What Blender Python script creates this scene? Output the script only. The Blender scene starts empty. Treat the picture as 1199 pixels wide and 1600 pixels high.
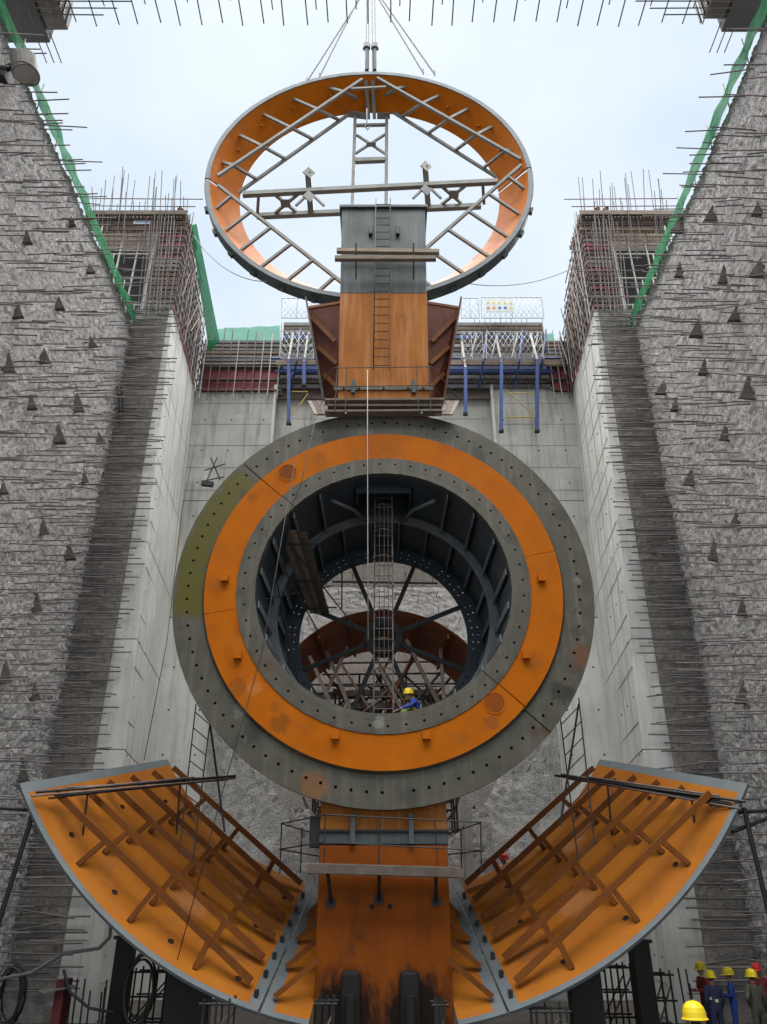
import bpy, bmesh, math, random
from mathutils import Vector, Matrix, Quaternion, noise
random.seed(7)
R = math.radians
S = bpy.context.scene
COL = S.collection

# ------------------------------------------------------------------ camera, sky, sun, exposure
H = 2.9                    # camera height over the pit floor
FPX, PITCH = 1200.0, R(27.3)
RING_R = 5.85
cam_d = bpy.data.cameras.new('camera')
cam_d.sensor_fit = 'VERTICAL'; cam_d.sensor_height = 32.0; cam_d.lens = 32.0 * FPX / 1600.0
cam_d.clip_start = 0.1; cam_d.clip_end = 800
cam = bpy.data.objects.new('camera', cam_d); COL.objects.link(cam)
cam.location = (0, 0, H); cam.rotation_euler = (math.pi / 2 + PITCH, 0, 0)
S.camera = cam

W = bpy.data.worlds.new('World'); S.world = W; W.use_nodes = True
nt = W.node_tree; nt.nodes.clear()
out = nt.nodes.new('ShaderNodeOutputWorld'); bg = nt.nodes.new('ShaderNodeBackground')
sky = nt.nodes.new('ShaderNodeTexSky'); sky.sky_type = 'NISHITA'; sky.sun_disc = False
sky.sun_elevation = R(84); sky.sun_rotation = R(0); sky.dust_density = 4; sky.air_density = 1.2
mx = nt.nodes.new('ShaderNodeMix'); mx.data_type = 'RGBA'
tc = nt.nodes.new('ShaderNodeTexCoord'); nz = nt.nodes.new('ShaderNodeTexNoise')
nz.inputs['Scale'].default_value = 3.0; nz.inputs['Detail'].default_value = 5
cr = nt.nodes.new('ShaderNodeValToRGB')
cr.color_ramp.elements[0].position = 0.30; cr.color_ramp.elements[0].color = (1.26, 1.52, 1.80, 1)
cr.color_ramp.elements[1].position = 0.72; cr.color_ramp.elements[1].color = (1.74, 1.90, 2.03, 1)
nt.links.new(tc.outputs['Generated'], nz.inputs['Vector']); nt.links.new(nz.outputs['Fac'], cr.inputs['Fac'])
mx.inputs['Factor'].default_value = 0.95
nt.links.new(sky.outputs['Color'], mx.inputs['A']); nt.links.new(cr.outputs['Color'], mx.inputs['B'])
nt.links.new(mx.outputs['Result'], bg.inputs['Color'])
bg.inputs['Strength'].default_value = 0.05
nt.links.new(bg.outputs[0], out.inputs[0])

sd = bpy.data.lights.new('sun', 'SUN'); sd.energy = 1.5; sd.angle = R(104); sd.color = (1.0, 0.97, 0.93)
sun = bpy.data.objects.new('sun', sd); COL.objects.link(sun); sun.rotation_euler = (R(-6), 0, 0)
sun.location = (0, -20, 60)
vs = S.view_settings
S.display_settings.display_device = 'sRGB'
vs.view_transform = 'Standard'; vs.look = 'None'; vs.gamma = 1; vs.use_curve_mapping = False
vs.exposure = 3.3

# ------------------------------------------------------------------ pixel -> world helpers
FV = Vector((0, math.cos(PITCH), math.sin(PITCH))); UV = Vector((0, -math.sin(PITCH), math.cos(PITCH)))
CAM = Vector((0, 0, H))
def ray(px, py): return FV + Vector((1, 0, 0)) * ((px - 600) / FPX) + UV * ((800 - py) / FPX)
def at(px, py, Y):
    d = ray(px, py); return CAM + d * (Y / d.y)
def at_x(px, py, X):
    d = ray(px, py); return CAM + d * (X / d.x)
def at_z(px, py, Z):
    d = ray(px, py); return CAM + d * ((Z - H) / d.z)

def sm(px, py, r, col, k=.8, Y=19.9): return (tuple(at(px, py, Y)), r, col, k)
DK, RU, GR, OL = (0.030, 0.026, 0.020), (0.12, 0.048, 0.022), (0.19, 0.185, 0.16), (0.078, 0.070, 0.006)
ring_smudges = [sm(880, 1080, .42, DK), sm(912, 1022, .40, RU), sm(902, 985, .3, DK, .5), sm(395, 1140, .35, DK, .6), sm(375, 1110, .25, GR, .6), sm(880, 800, .35, DK, .5),
    sm(745, 712, .4, DK, .55), sm(490, 1228, .5, (0.20, 0.085, 0.02), .6), sm(640, 1240, .3, DK, .4), sm(420, 770, .22, GR, .8), sm(593, 1130, .2, GR, .8), sm(790, 690, .3, GR, .5), sm(905, 905, .18, GR, .7),
    sm(380, 770, .25, DK, .5), sm(520, 680, .5, DK, .5), sm(690, 668, .6, DK, .6)]
olive_smudges = [(( -RING_R * .92 * math.sin(math.radians(a)), 20.0, 7.99 + H + RING_R * .92 * math.cos(math.radians(a))), .62, OL, .93) for a in (54, 61, 68, 75, 82, 89, 95)]
orange_stain_shade = [sm(440, 1130, .34, (0.07, 0.032, 0.014), 0.46), sm(430, 1105, .2, (0.07, 0.032, 0.014), 0.31), sm(372, 1075, .3, (0.09, 0.04, 0.015), 0.37), sm(398, 1075, .26, (0.42, 0.20, 0.07), 0.37), sm(768, 1130, .24, (0.13, 0.055, 0.025), 0.50),
    sm(395, 778, .2, (0.10, 0.04, 0.015), 0.37), sm(500, 715, .25, (0.12, 0.045, 0.015), 0.31), sm(845, 800, .3, (0.28, 0.09, 0.01), 0.37), sm(350, 860, .3, (0.25, 0.08, 0.01), 0.31), sm(600, 688, .9, (0.20, 0.06, 0.008), 0.31), sm(700, 690, .5, (0.16, 0.05, 0.008), 0.31)]  # wide dark marks at the top paint in shade below the plank platform
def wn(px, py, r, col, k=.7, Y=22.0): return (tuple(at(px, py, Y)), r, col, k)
PALE, SHADE_BROWN = (0.40, 0.19, 0.095), (0.15, 0.055, 0.022)  # pale is worn paint; brown paints in shade near pipes and lower down
shell_wear_shade = [wn(330, 1300, .8, PALE, .55, 23), wn(395, 1370, .7, PALE, .5, 23), wn(300, 1400, .7, PALE, .35, 21.5), wn(420, 1440, .6, SHADE_BROWN, .6, 22.5), wn(230, 1290, .6, SHADE_BROWN, .45, 21.5), wn(380, 1480, .6, SHADE_BROWN, .5, 21.3), wn(250, 1235, .5, PALE, .4, 22.5),
    wn(880, 1300, .8, PALE, .55, 23), wn(800, 1370, .7, PALE, .5, 23), wn(900, 1400, .7, PALE, .35, 21.5), wn(790, 1450, .6, SHADE_BROWN, .6, 22.5), wn(985, 1290, .6, SHADE_BROWN, .45, 21.5), wn(830, 1490, .6, SHADE_BROWN, .5, 21.3), wn(950, 1235, .5, PALE, .4, 22.5)]
# ------------------------------------------------------------------ materials
MATS = {}
def mat(name, c1, c2=None, scale=2.0, rough=0.7, bump=0.0, bscale=20.0, streak=None, sfac=0.5, metal=0.0,
        spots=None, spfac=0.5, spscale=1.2, rand=0.0, stretch=(1, 1, 1), detail=6, spec=0.4, bdist=0.05, jack_dark=False, rust=None, marks=()):
    m = bpy.data.materials.new(name); m.use_nodes = True; n = m.node_tree; L = n.links
    b = n.nodes['Principled BSDF']; b.inputs['Roughness'].default_value = rough
    b.inputs['Metallic'].default_value = metal; b.inputs['Specular IOR Level'].default_value = spec
    g = n.nodes.new('ShaderNodeNewGeometry')
    def mapped(s):
        v = n.nodes.new('ShaderNodeVectorMath'); v.operation = 'MULTIPLY'; v.inputs[1].default_value = s
        L.new(g.outputs['Position'], v.inputs[0]); return v.outputs[0]
    def nz(vec, sc, dt=detail, rg=0.6):
        t = n.nodes.new('ShaderNodeTexNoise'); t.inputs['Scale'].default_value = sc; t.inputs['Detail'].default_value = dt
        t.inputs['Roughness'].default_value = rg; L.new(vec, t.inputs['Vector']); return t.outputs['Fac']
    def ramp(fac, a, bb):
        r = n.nodes.new('ShaderNodeMapRange'); r.inputs['From Min'].default_value = a; r.inputs['From Max'].default_value = bb
        L.new(fac, r.inputs['Value']); return r.outputs['Result']
    def mix(fac, A, B, k=1.0):
        x = n.nodes.new('ShaderNodeMix'); x.data_type = 'RGBA'
        if k != 1.0:
            mu = n.nodes.new('ShaderNodeMath'); mu.operation = 'MULTIPLY'; mu.inputs[1].default_value = k
            L.new(fac, mu.inputs[0]); fac = mu.outputs[0]
        L.new(fac, x.inputs['Factor'])
        for s, v in (('A', A), ('B', B)):
            if isinstance(v, tuple): x.inputs[s].default_value = (*v, 1)
            else: L.new(v, x.inputs[s])
        return x.outputs['Result']
    c2 = c2 or tuple(x * 0.75 for x in c1)
    pos = mapped(stretch)
    f = nz(pos, scale)
    c = mix(ramp(f, 0.3, 0.7), c1, c2)
    if streak:
        f2 = nz(mapped((3.0, 3.0, 0.22)), 1.6, 5)
        c = mix(ramp(f2, 0.5, 0.75), c, streak, sfac)
    if spots:
        f3 = nz(mapped((1, 1, 1)), spscale, 7, 0.68)
        c = mix(ramp(f3, 0.56, 0.70), c, spots, spfac)
    if rust:
        f4 = nz(mapped((1, 1, 1)), .55, 6, 0.7)
        c = mix(ramp(f4, 0.60, 0.70), c, rust, .75)
    if rand:
        oi = n.nodes.new('ShaderNodeObjectInfo')
        hs = n.nodes.new('ShaderNodeHueSaturation')
        mr = n.nodes.new('ShaderNodeMapRange'); mr.inputs['To Min'].default_value = 1 - rand; mr.inputs['To Max'].default_value = 1 + rand
        L.new(oi.outputs['Random'], mr.inputs['Value']); L.new(mr.outputs['Result'], hs.inputs['Value'])
        L.new(c, hs.inputs['Color']); c = hs.outputs['Color']
    for (sp, sr, scol, sk) in marks:      # individual stains, paint patches and painted-in shade, each with its own outline
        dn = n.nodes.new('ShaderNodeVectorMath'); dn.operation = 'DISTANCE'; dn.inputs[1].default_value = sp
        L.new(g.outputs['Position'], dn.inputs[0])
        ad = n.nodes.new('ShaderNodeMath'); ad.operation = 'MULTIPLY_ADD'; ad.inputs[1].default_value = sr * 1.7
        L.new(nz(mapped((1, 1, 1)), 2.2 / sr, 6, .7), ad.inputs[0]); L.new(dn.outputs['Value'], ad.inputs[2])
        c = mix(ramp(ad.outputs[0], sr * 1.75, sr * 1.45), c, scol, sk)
    if jack_dark:      # near-black patches round the two jacks
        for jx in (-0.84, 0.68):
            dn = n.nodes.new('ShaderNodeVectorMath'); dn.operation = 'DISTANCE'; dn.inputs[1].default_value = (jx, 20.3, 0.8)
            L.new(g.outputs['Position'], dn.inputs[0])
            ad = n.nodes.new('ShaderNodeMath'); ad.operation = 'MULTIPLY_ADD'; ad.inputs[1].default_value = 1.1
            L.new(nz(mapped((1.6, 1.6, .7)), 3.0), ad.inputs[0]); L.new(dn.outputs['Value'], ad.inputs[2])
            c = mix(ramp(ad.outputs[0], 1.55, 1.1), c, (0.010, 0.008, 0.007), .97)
    L.new(c, b.inputs['Base Color'])
    rr = n.nodes.new('ShaderNodeMapRange'); rr.inputs['To Min'].default_value = max(0.05, rough - 0.12); rr.inputs['To Max'].default_value = min(1, rough + 0.12)
    L.new(f, rr.inputs['Value']); L.new(rr.outputs['Result'], b.inputs['Roughness'])
    if bump:
        bp = n.nodes.new('ShaderNodeBump'); bp.inputs['Strength'].default_value = bump; bp.inputs['Distance'].default_value = bdist
        hh = nz(mapped(stretch), bscale, 5, 0.65)
        if bdist > .1:   # chipped faces: add a ridged diagonal layer
            h2 = nz(mapped((1.0, 1.6, 1.0)), bscale * 2.1, 3, .5); am = n.nodes.new('ShaderNodeMath'); am.operation = 'MULTIPLY_ADD'; am.inputs[1].default_value = .55
            L.new(h2, am.inputs[0]); L.new(hh, am.inputs[2]); hh = am.outputs[0]
        L.new(hh, bp.inputs['Height']); L.new(bp.outputs[0], b.inputs['Normal'])
    MATS[name] = m
    return m

mat('orange', (0.4060, 0.1078, 0.0014), (0.3354, 0.0845, 0.0014), 1.4, 0.5, 0.05, 8, spots=(0.10, 0.05, 0.02), spfac=0.4, spscale=0.9, streak=(0.30, 0.09, 0.012), sfac=0.4, spec=0.08)
mat('orange_ring', (0.4060, 0.1078, 0.0014), (0.3354, 0.0845, 0.0014), 1.4, 0.5, 0.05, 8, spots=(0.10, 0.05, 0.02), spfac=0.4, spscale=0.9, streak=(0.30, 0.09, 0.012), sfac=0.4, spec=0.08, marks=orange_stain_shade)
mat('orange_faded', (0.3342, 0.1243, 0.0258), (0.2626, 0.0888, 0.0188), 1.1, 0.55, 0.06, 10, streak=(0.45, 0.25, 0.13), sfac=0.6, spots=(0.20, 0.085, 0.03), spfac=0.5, spscale=1.1, spec=0.08)
mat('orange_brown', (0.2287, 0.0576, 0.0051), (0.1779, 0.0440, 0.0051), 0.9, 0.55, 0.06, 10, streak=(0.12, 0.038, 0.012), sfac=0.5, spots=(0.06, 0.025, 0.012), spfac=0.5, spec=0.08, jack_dark=True)
mat('orange_shell', (0.3304, 0.1181, 0.0124), (0.2597, 0.0837, 0.0092), 0.6, 0.5, 0.05, 6, spots=(0.17, 0.065, 0.03), spfac=0.5, spscale=0.8, streak=(0.26, 0.095, 0.035), sfac=0.4, spec=0.08, marks=shell_wear_shade)
mat('rust_beam', (0.1593, 0.0496, 0.0057), (0.1130, 0.0353, 0.0051), 3.0, 0.65, 0.1, 20, rand=0.15, spec=0.2)
mat('wing_brown', (0.0946, 0.0234, 0.0108), (0.0630, 0.0170, 0.0090), 1.3, 0.7, 0.1, 14, streak=(0.14, 0.045, 0.02), sfac=0.4, spec=0.2)  # deep red-brown tone of the tower wings
mat('liner_brown', (0.25, 0.085, 0.045), (0.17, 0.055, 0.03), 1.3, 0.7, 0.1, 14, streak=(0.30, 0.13, 0.08), sfac=0.4, spec=0.15)
mat('steel_grey', (0.0901, 0.0847, 0.0634), (0.0563, 0.0526, 0.0405), 1.6, 0.5, 0.08, 16, metal=0.15, spots=(0.034, 0.029, 0.023), spfac=0.7, spscale=1.1, streak=(0.175, 0.168, 0.135), sfac=0.45, spec=0.3, rust=(0.105, 0.05, 0.024), marks=ring_smudges)
mat('steel_left', (0.0901, 0.0847, 0.0634), (0.0563, 0.0526, 0.0405), 1.6, 0.5, 0.08, 16, metal=0.15, spots=(0.034, 0.029, 0.023), spfac=0.7, spscale=1.1, streak=(0.175, 0.168, 0.135), sfac=0.45, spec=0.3, rust=(0.105, 0.05, 0.024), marks=olive_smudges + ring_smudges)
mat('steel_olive', (0.0929, 0.0868, 0.0071), (0.0606, 0.0571, 0.0060), 1.8, 0.55, 0.06, 14, spots=(0.03, 0.028, 0.012), spfac=0.5, spscale=1.5, spec=0.25)
mat('primer_grey', (0.0612, 0.0747, 0.0765), (0.0404, 0.0502, 0.0527), 1.2, 0.55, 0.06, 14, streak=(0.19, 0.19, 0.175), sfac=0.4, spots=(0.035, 0.035, 0.035), spfac=0.5, spec=0.3)
mat('rim_grey', (0.1142, 0.1361, 0.1449), (0.0835, 0.1010, 0.1097), 1.5, 0.5, 0.06, 14, spots=(0.12, 0.10, 0.08), spfac=0.4)
mat('truss_grey', (0.1717, 0.1717, 0.1561), (0.1300, 0.1300, 0.1197), 2.0, 0.55, rand=0.1)
mat('bulb_dark', (0.0259, 0.0407, 0.0534), (0.0173, 0.0277, 0.0400), 1.1, 0.45, 0.06, 10, spots=(0.06, 0.06, 0.06), spfac=0.35)
mat('rib_grey', (0.1503, 0.1729, 0.1878), (0.1052, 0.1202, 0.1353), 2.0, 0.5)
mat('black_steel', (0.0107, 0.0113, 0.0125), (0.0190, 0.0179, 0.0167), 3.0, 0.55, rand=0.2)
mat('hole_dark', (0.0050, 0.0050, 0.0050), (0.0070, 0.0065, 0.0060), 3.0, 0.8)
mat('rebar', (0.1212, 0.1159, 0.1156), (0.1778, 0.1620, 0.1540), 6.0, 0.7, rand=0.35)
mat('tube_steel', (0.1368, 0.1063, 0.0918), (0.0821, 0.0561, 0.0459), 4.0, 0.55, metal=0.2, rand=0.35)
mat('tube_light', (0.42, 0.41, 0.38), (0.30, 0.29, 0.27), 3.0, 0.55, rand=0.2)
mat('shotcrete', (0.80, 0.775, 0.765), (0.64, 0.62, 0.61), 3.0, 0.95, 1.0, 15, stretch=(1.3, 1.0, 0.8), spots=(0.11, 0.10, 0.095), spfac=0.85, spscale=7.0, streak=(0.46, 0.45, 0.40), sfac=0.45, spec=0.05, bdist=0.2)
mat('rough_white', (0.74, 0.72, 0.70), (0.58, 0.565, 0.55), 2.0, 0.95, 1.0, 14, stretch=(1.2, 1.2, 0.8), spots=(0.16, 0.15, 0.14), spfac=0.8, spscale=7.0, spec=0.05, bdist=0.18)
mat('rough_dark', (0.3240, 0.3030, 0.2823), (0.2090, 0.1922, 0.1776), 2.5, 0.95, 1.0, 12, spots=(0.06, 0.055, 0.05), spfac=0.6, spscale=3.5, streak=(0.22, 0.21, 0.19), sfac=0.5, spec=0.15)
mat('anchor_concrete', (0.1339, 0.1250, 0.1148), (0.0893, 0.0829, 0.0765), 2.5, 0.95, 0.6, 12, spec=0.15)
mat('concrete', (0.6445, 0.6494, 0.6201), (0.5078, 0.5127, 0.4883), 0.6, 0.85, 0.2, 10, streak=(0.32, 0.32, 0.285), sfac=0.7, spots=(0.38, 0.37, 0.31), spfac=0.55, spscale=0.9, spec=0.15)
mat('concrete_back', (0.5173, 0.5125, 0.4790), (0.3640, 0.3620, 0.3353), 0.5, 0.85, 0.2, 10, streak=(0.17, 0.165, 0.145), sfac=0.75, spots=(0.62, 0.61, 0.56), spfac=0.6, spscale=0.8, spec=0.15)
mat('rough_mid', (0.3300, 0.3025, 0.2750), (0.2200, 0.1980, 0.1815), 1.2, 0.95, 1.0, 10, streak=(0.12, 0.11, 0.10), sfac=0.6, spots=(0.10, 0.09, 0.08), spfac=0.5, spscale=2.5, spec=0.1, bdist=0.12)
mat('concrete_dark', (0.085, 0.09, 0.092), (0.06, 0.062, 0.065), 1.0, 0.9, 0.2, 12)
mat('joint', (0.40, 0.40, 0.375), (0.30, 0.30, 0.28), 1.0, 0.9)
mat('floor_mud', (0.085, 0.075, 0.065), (0.055, 0.05, 0.045), 0.8, 0.9, 0.6, 4)
mat('plank', (0.2005, 0.1641, 0.1276), (0.1215, 0.0941, 0.0729), 3.0, 0.85, 0.2, 20, rand=0.35, stretch=(0.5, 4, 4))
mat('plank_dark', (0.13, 0.105, 0.085), (0.075, 0.06, 0.05), 3.0, 0.85, 0.2, 20, rand=0.35)
mat('ply_brown', (0.155, 0.095, 0.082), (0.095, 0.062, 0.058), 2.0, 0.8, 0.1, 10, rand=0.35)
mat('ply_red', (0.2080, 0.0224, 0.0320), (0.1360, 0.0176, 0.0256), 2.0, 0.6, 0.1, 10, rand=0.2)
mat('ply_grey', (0.1955, 0.1913, 0.1870), (0.1190, 0.1148, 0.1190), 2.0, 0.75, 0.1, 10, rand=0.3)
mat('blue_steel', (0.0280, 0.0720, 0.2400), (0.0200, 0.0480, 0.1680), 2.0, 0.5, rand=0.15)
mat('yellow_steel', (0.50, 0.38, 0.05), (0.40, 0.30, 0.06), 2.0, 0.5)
mat('mesh_wire', (0.62, 0.64, 0.66), (0.5, 0.52, 0.54), 4.0, 0.5)
mat('net_green', (0.0193, 0.2308, 0.0929), (0.0128, 0.1667, 0.0641), 1.2, 0.8, 0.3, 30, spots=(0.12, 0.46, 0.26), spfac=0.5)
mat('net_pale', (0.1760, 0.4400, 0.3360), (0.1280, 0.3680, 0.2720), 1.2, 0.8, 0.3, 30)
mat('cable', (0.10, 0.105, 0.11), (0.15, 0.155, 0.16), 6.0, 0.5)
mat('rope_white', (0.3850, 0.3640, 0.3080), (0.2940, 0.2800, 0.2380), 8.0, 0.9)
mat('hose_grey', (0.2100, 0.2160, 0.2100), (0.1500, 0.1560, 0.1500), 4.0, 0.6)
mat('cable_black', (0.02, 0.02, 0.022), (0.03, 0.03, 0.03), 4.0, 0.6)
mat('lamp_body', (0.20, 0.19, 0.175), (0.14, 0.13, 0.12), 5.0, 0.6)
mat('lamp_glass', (0.34, 0.33, 0.30), (0.28, 0.27, 0.25), 5.0, 0.25)
mat('helmet_yellow', (0.5760, 0.4400, 0.0096), (0.5280, 0.3920, 0.0080), 8.0, 0.3)
mat('helmet_red', (0.55, 0.03, 0.03), (0.45, 0.025, 0.025), 8.0, 0.3)
mat('emblem_red', (0.45, 0.05, 0.02), (0.40, 0.04, 0.02), 8.0, 0.4)
mat('skin', (0.32, 0.17, 0.11), (0.27, 0.14, 0.09), 20.0, 0.6)
mat('hair', (0.012, 0.010, 0.009), (0.02, 0.016, 0.014), 30.0, 0.7)
mat('cloth_navy', (0.016, 0.022, 0.060), (0.010, 0.014, 0.038), 9.0, 0.9, 0.4, 25)
mat('cloth_blue', (0.020, 0.055, 0.28), (0.014, 0.04, 0.20), 9.0, 0.9, 0.4, 25)
mat('cloth_red', (0.22, 0.03, 0.03), (0.15, 0.022, 0.022), 9.0, 0.9, 0.4, 25)
mat('cloth_camo', (0.07, 0.075, 0.05), (0.025, 0.022, 0.018), 9.0, 0.9, 0.4, 25, spots=(0.10, 0.085, 0.055), spfac=0.8, spscale=9)
mat('cloth_green', (0.20, 0.25, 0.06), (0.10, 0.13, 0.045), 9.0, 0.9, 0.4, 25)
mat('cloth_orange', (0.55, 0.16, 0.04), (0.42, 0.12, 0.03), 9.0, 0.9, 0.4, 25)
mat('reflective', (0.52, 0.55, 0.30), (0.45, 0.48, 0.25), 9.0, 0.5)
mat('boot', (0.02, 0.018, 0.015), (0.03, 0.026, 0.02), 9.0, 0.8)
mat('sign_white', (0.62, 0.66, 0.66), (0.55, 0.60, 0.60), 3.0, 0.6)
mat('sign_blue', (0.04, 0.14, 0.45), (0.04, 0.12, 0.40), 3.0, 0.6)
mat('sign_yellow', (0.65, 0.55, 0.10), (0.6, 0.5, 0.1), 3.0, 0.6)
mat('sign_orange', (0.60, 0.25, 0.12), (0.55, 0.22, 0.1), 3.0, 0.6)
mat('box_red', (0.1000, 0.0125, 0.0125), (0.0750, 0.0100, 0.0100), 3.0, 0.6)

# woven netting: light passes between the threads
for nm, k in (('net_green', .30), ('net_pale', .35)):
    n_ = MATS[nm].node_tree; b_ = n_.nodes['Principled BSDF']; o_ = n_.nodes['Material Output']
    tr_ = n_.nodes.new('ShaderNodeBsdfTransparent'); tl_ = n_.nodes.new('ShaderNodeBsdfTranslucent'); m1 = n_.nodes.new('ShaderNodeMixShader'); m2 = n_.nodes.new('ShaderNodeMixShader')
    n_.links.new(b_.inputs['Base Color'].links[0].from_socket, tl_.inputs['Color'])
    m1.inputs[0].default_value = .45; n_.links.new(b_.outputs[0], m1.inputs[1]); n_.links.new(tl_.outputs[0], m1.inputs[2])
    m2.inputs[0].default_value = k; n_.links.new(m1.outputs[0], m2.inputs[1]); n_.links.new(tr_.outputs[0], m2.inputs[2])
    n_.links.new(m2.outputs[0], o_.inputs['Surface'])

# ------------------------------------------------------------------ object helpers
ORG = {}
def org(p): return ORG.get(p.name, Vector((0, 0, 0))) if p else Vector((0, 0, 0))
def tag(o, label=None, cat=None, group=None, kind=None):
    if label: o['label'] = label
    if cat: o['category'] = cat
    if group: o['group'] = group
    if kind: o['kind'] = kind
    return o
def thing(name, label, cat, loc, group=None):
    o = bpy.data.objects.new(name, None); COL.objects.link(o); o.location = loc
    o.empty_display_size = 0.3
    ORG[o.name] = Vector(loc)
    return tag(o, label, cat, group, 'thing')
def link(name, me, parent=None, label=None):
    o = bpy.data.objects.new(name, me); COL.objects.link(o)
    if parent: o.parent = parent
    ORG[o.name] = org(parent)
    if label: o['label'] = label
    return o
UNIT = {}
def unit(shape, m):
    k = (shape, m)
    if k in UNIT: return UNIT[k]
    bm = bmesh.new()
    if shape == 'box':
        bmesh.ops.create_cube(bm, size=1.0)
        bmesh.ops.translate(bm, vec=(0, 0, 0.5), verts=bm.verts)
    elif shape == 'tube':
        bmesh.ops.create_cone(bm, cap_ends=True, segments=8, radius1=1, radius2=1, depth=1)
        bmesh.ops.translate(bm, vec=(0, 0, 0.5), verts=bm.verts)
        for f in bm.faces:
            if len(f.verts) == 4: f.smooth = True
    elif shape == 'disc':
        bmesh.ops.create_cone(bm, cap_ends=True, segments=20, radius1=1, radius2=1, depth=1)
        bmesh.ops.translate(bm, vec=(0, 0, 0.5), verts=bm.verts)
    me = bpy.data.meshes.new(shape + '_' + m); bm.to_mesh(me); bm.free()
    me.materials.append(MATS[m]); UNIT[k] = me
    return me
def bar(name, parent, p0, p1, w, h, m, shape='box', roll=0.0):
    """straight piece from p0 to p1; w = width along its side axis, h = along its up axis"""
    p0 = Vector(p0); p1 = Vector(p1); d = p1 - p0; L = d.length; z = d.normalized()
    up = Vector((0, 0, 1)) if abs(z.z) < 0.95 else Vector((0, 1, 0))
    x = up.cross(z).normalized(); y = z.cross(x)
    q = Matrix((x, y, z)).transposed().to_quaternion()
    if roll: q = q @ Quaternion((0, 0, 1), roll)
    o = link(name, unit(shape, m), parent)
    o.rotation_mode = 'QUATERNION'; o.rotation_quaternion = q
    o.location = p0 - org(parent); o.scale = (w, h, L)
    return o
def tube(name, parent, p0, p1, r, m): return bar(name, parent, p0, p1, r, r, m, 'tube')
def box(name, parent, lo, hi, m):
    lo = Vector(lo); hi = Vector(hi)
    o = link(name, unit('box', m), parent)
    o.location = Vector(((lo.x + hi.x) / 2, (lo.y + hi.y) / 2, lo.z)) - org(parent)
    o.scale = (hi.x - lo.x, hi.y - lo.y, hi.z - lo.z)
    return o
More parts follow.
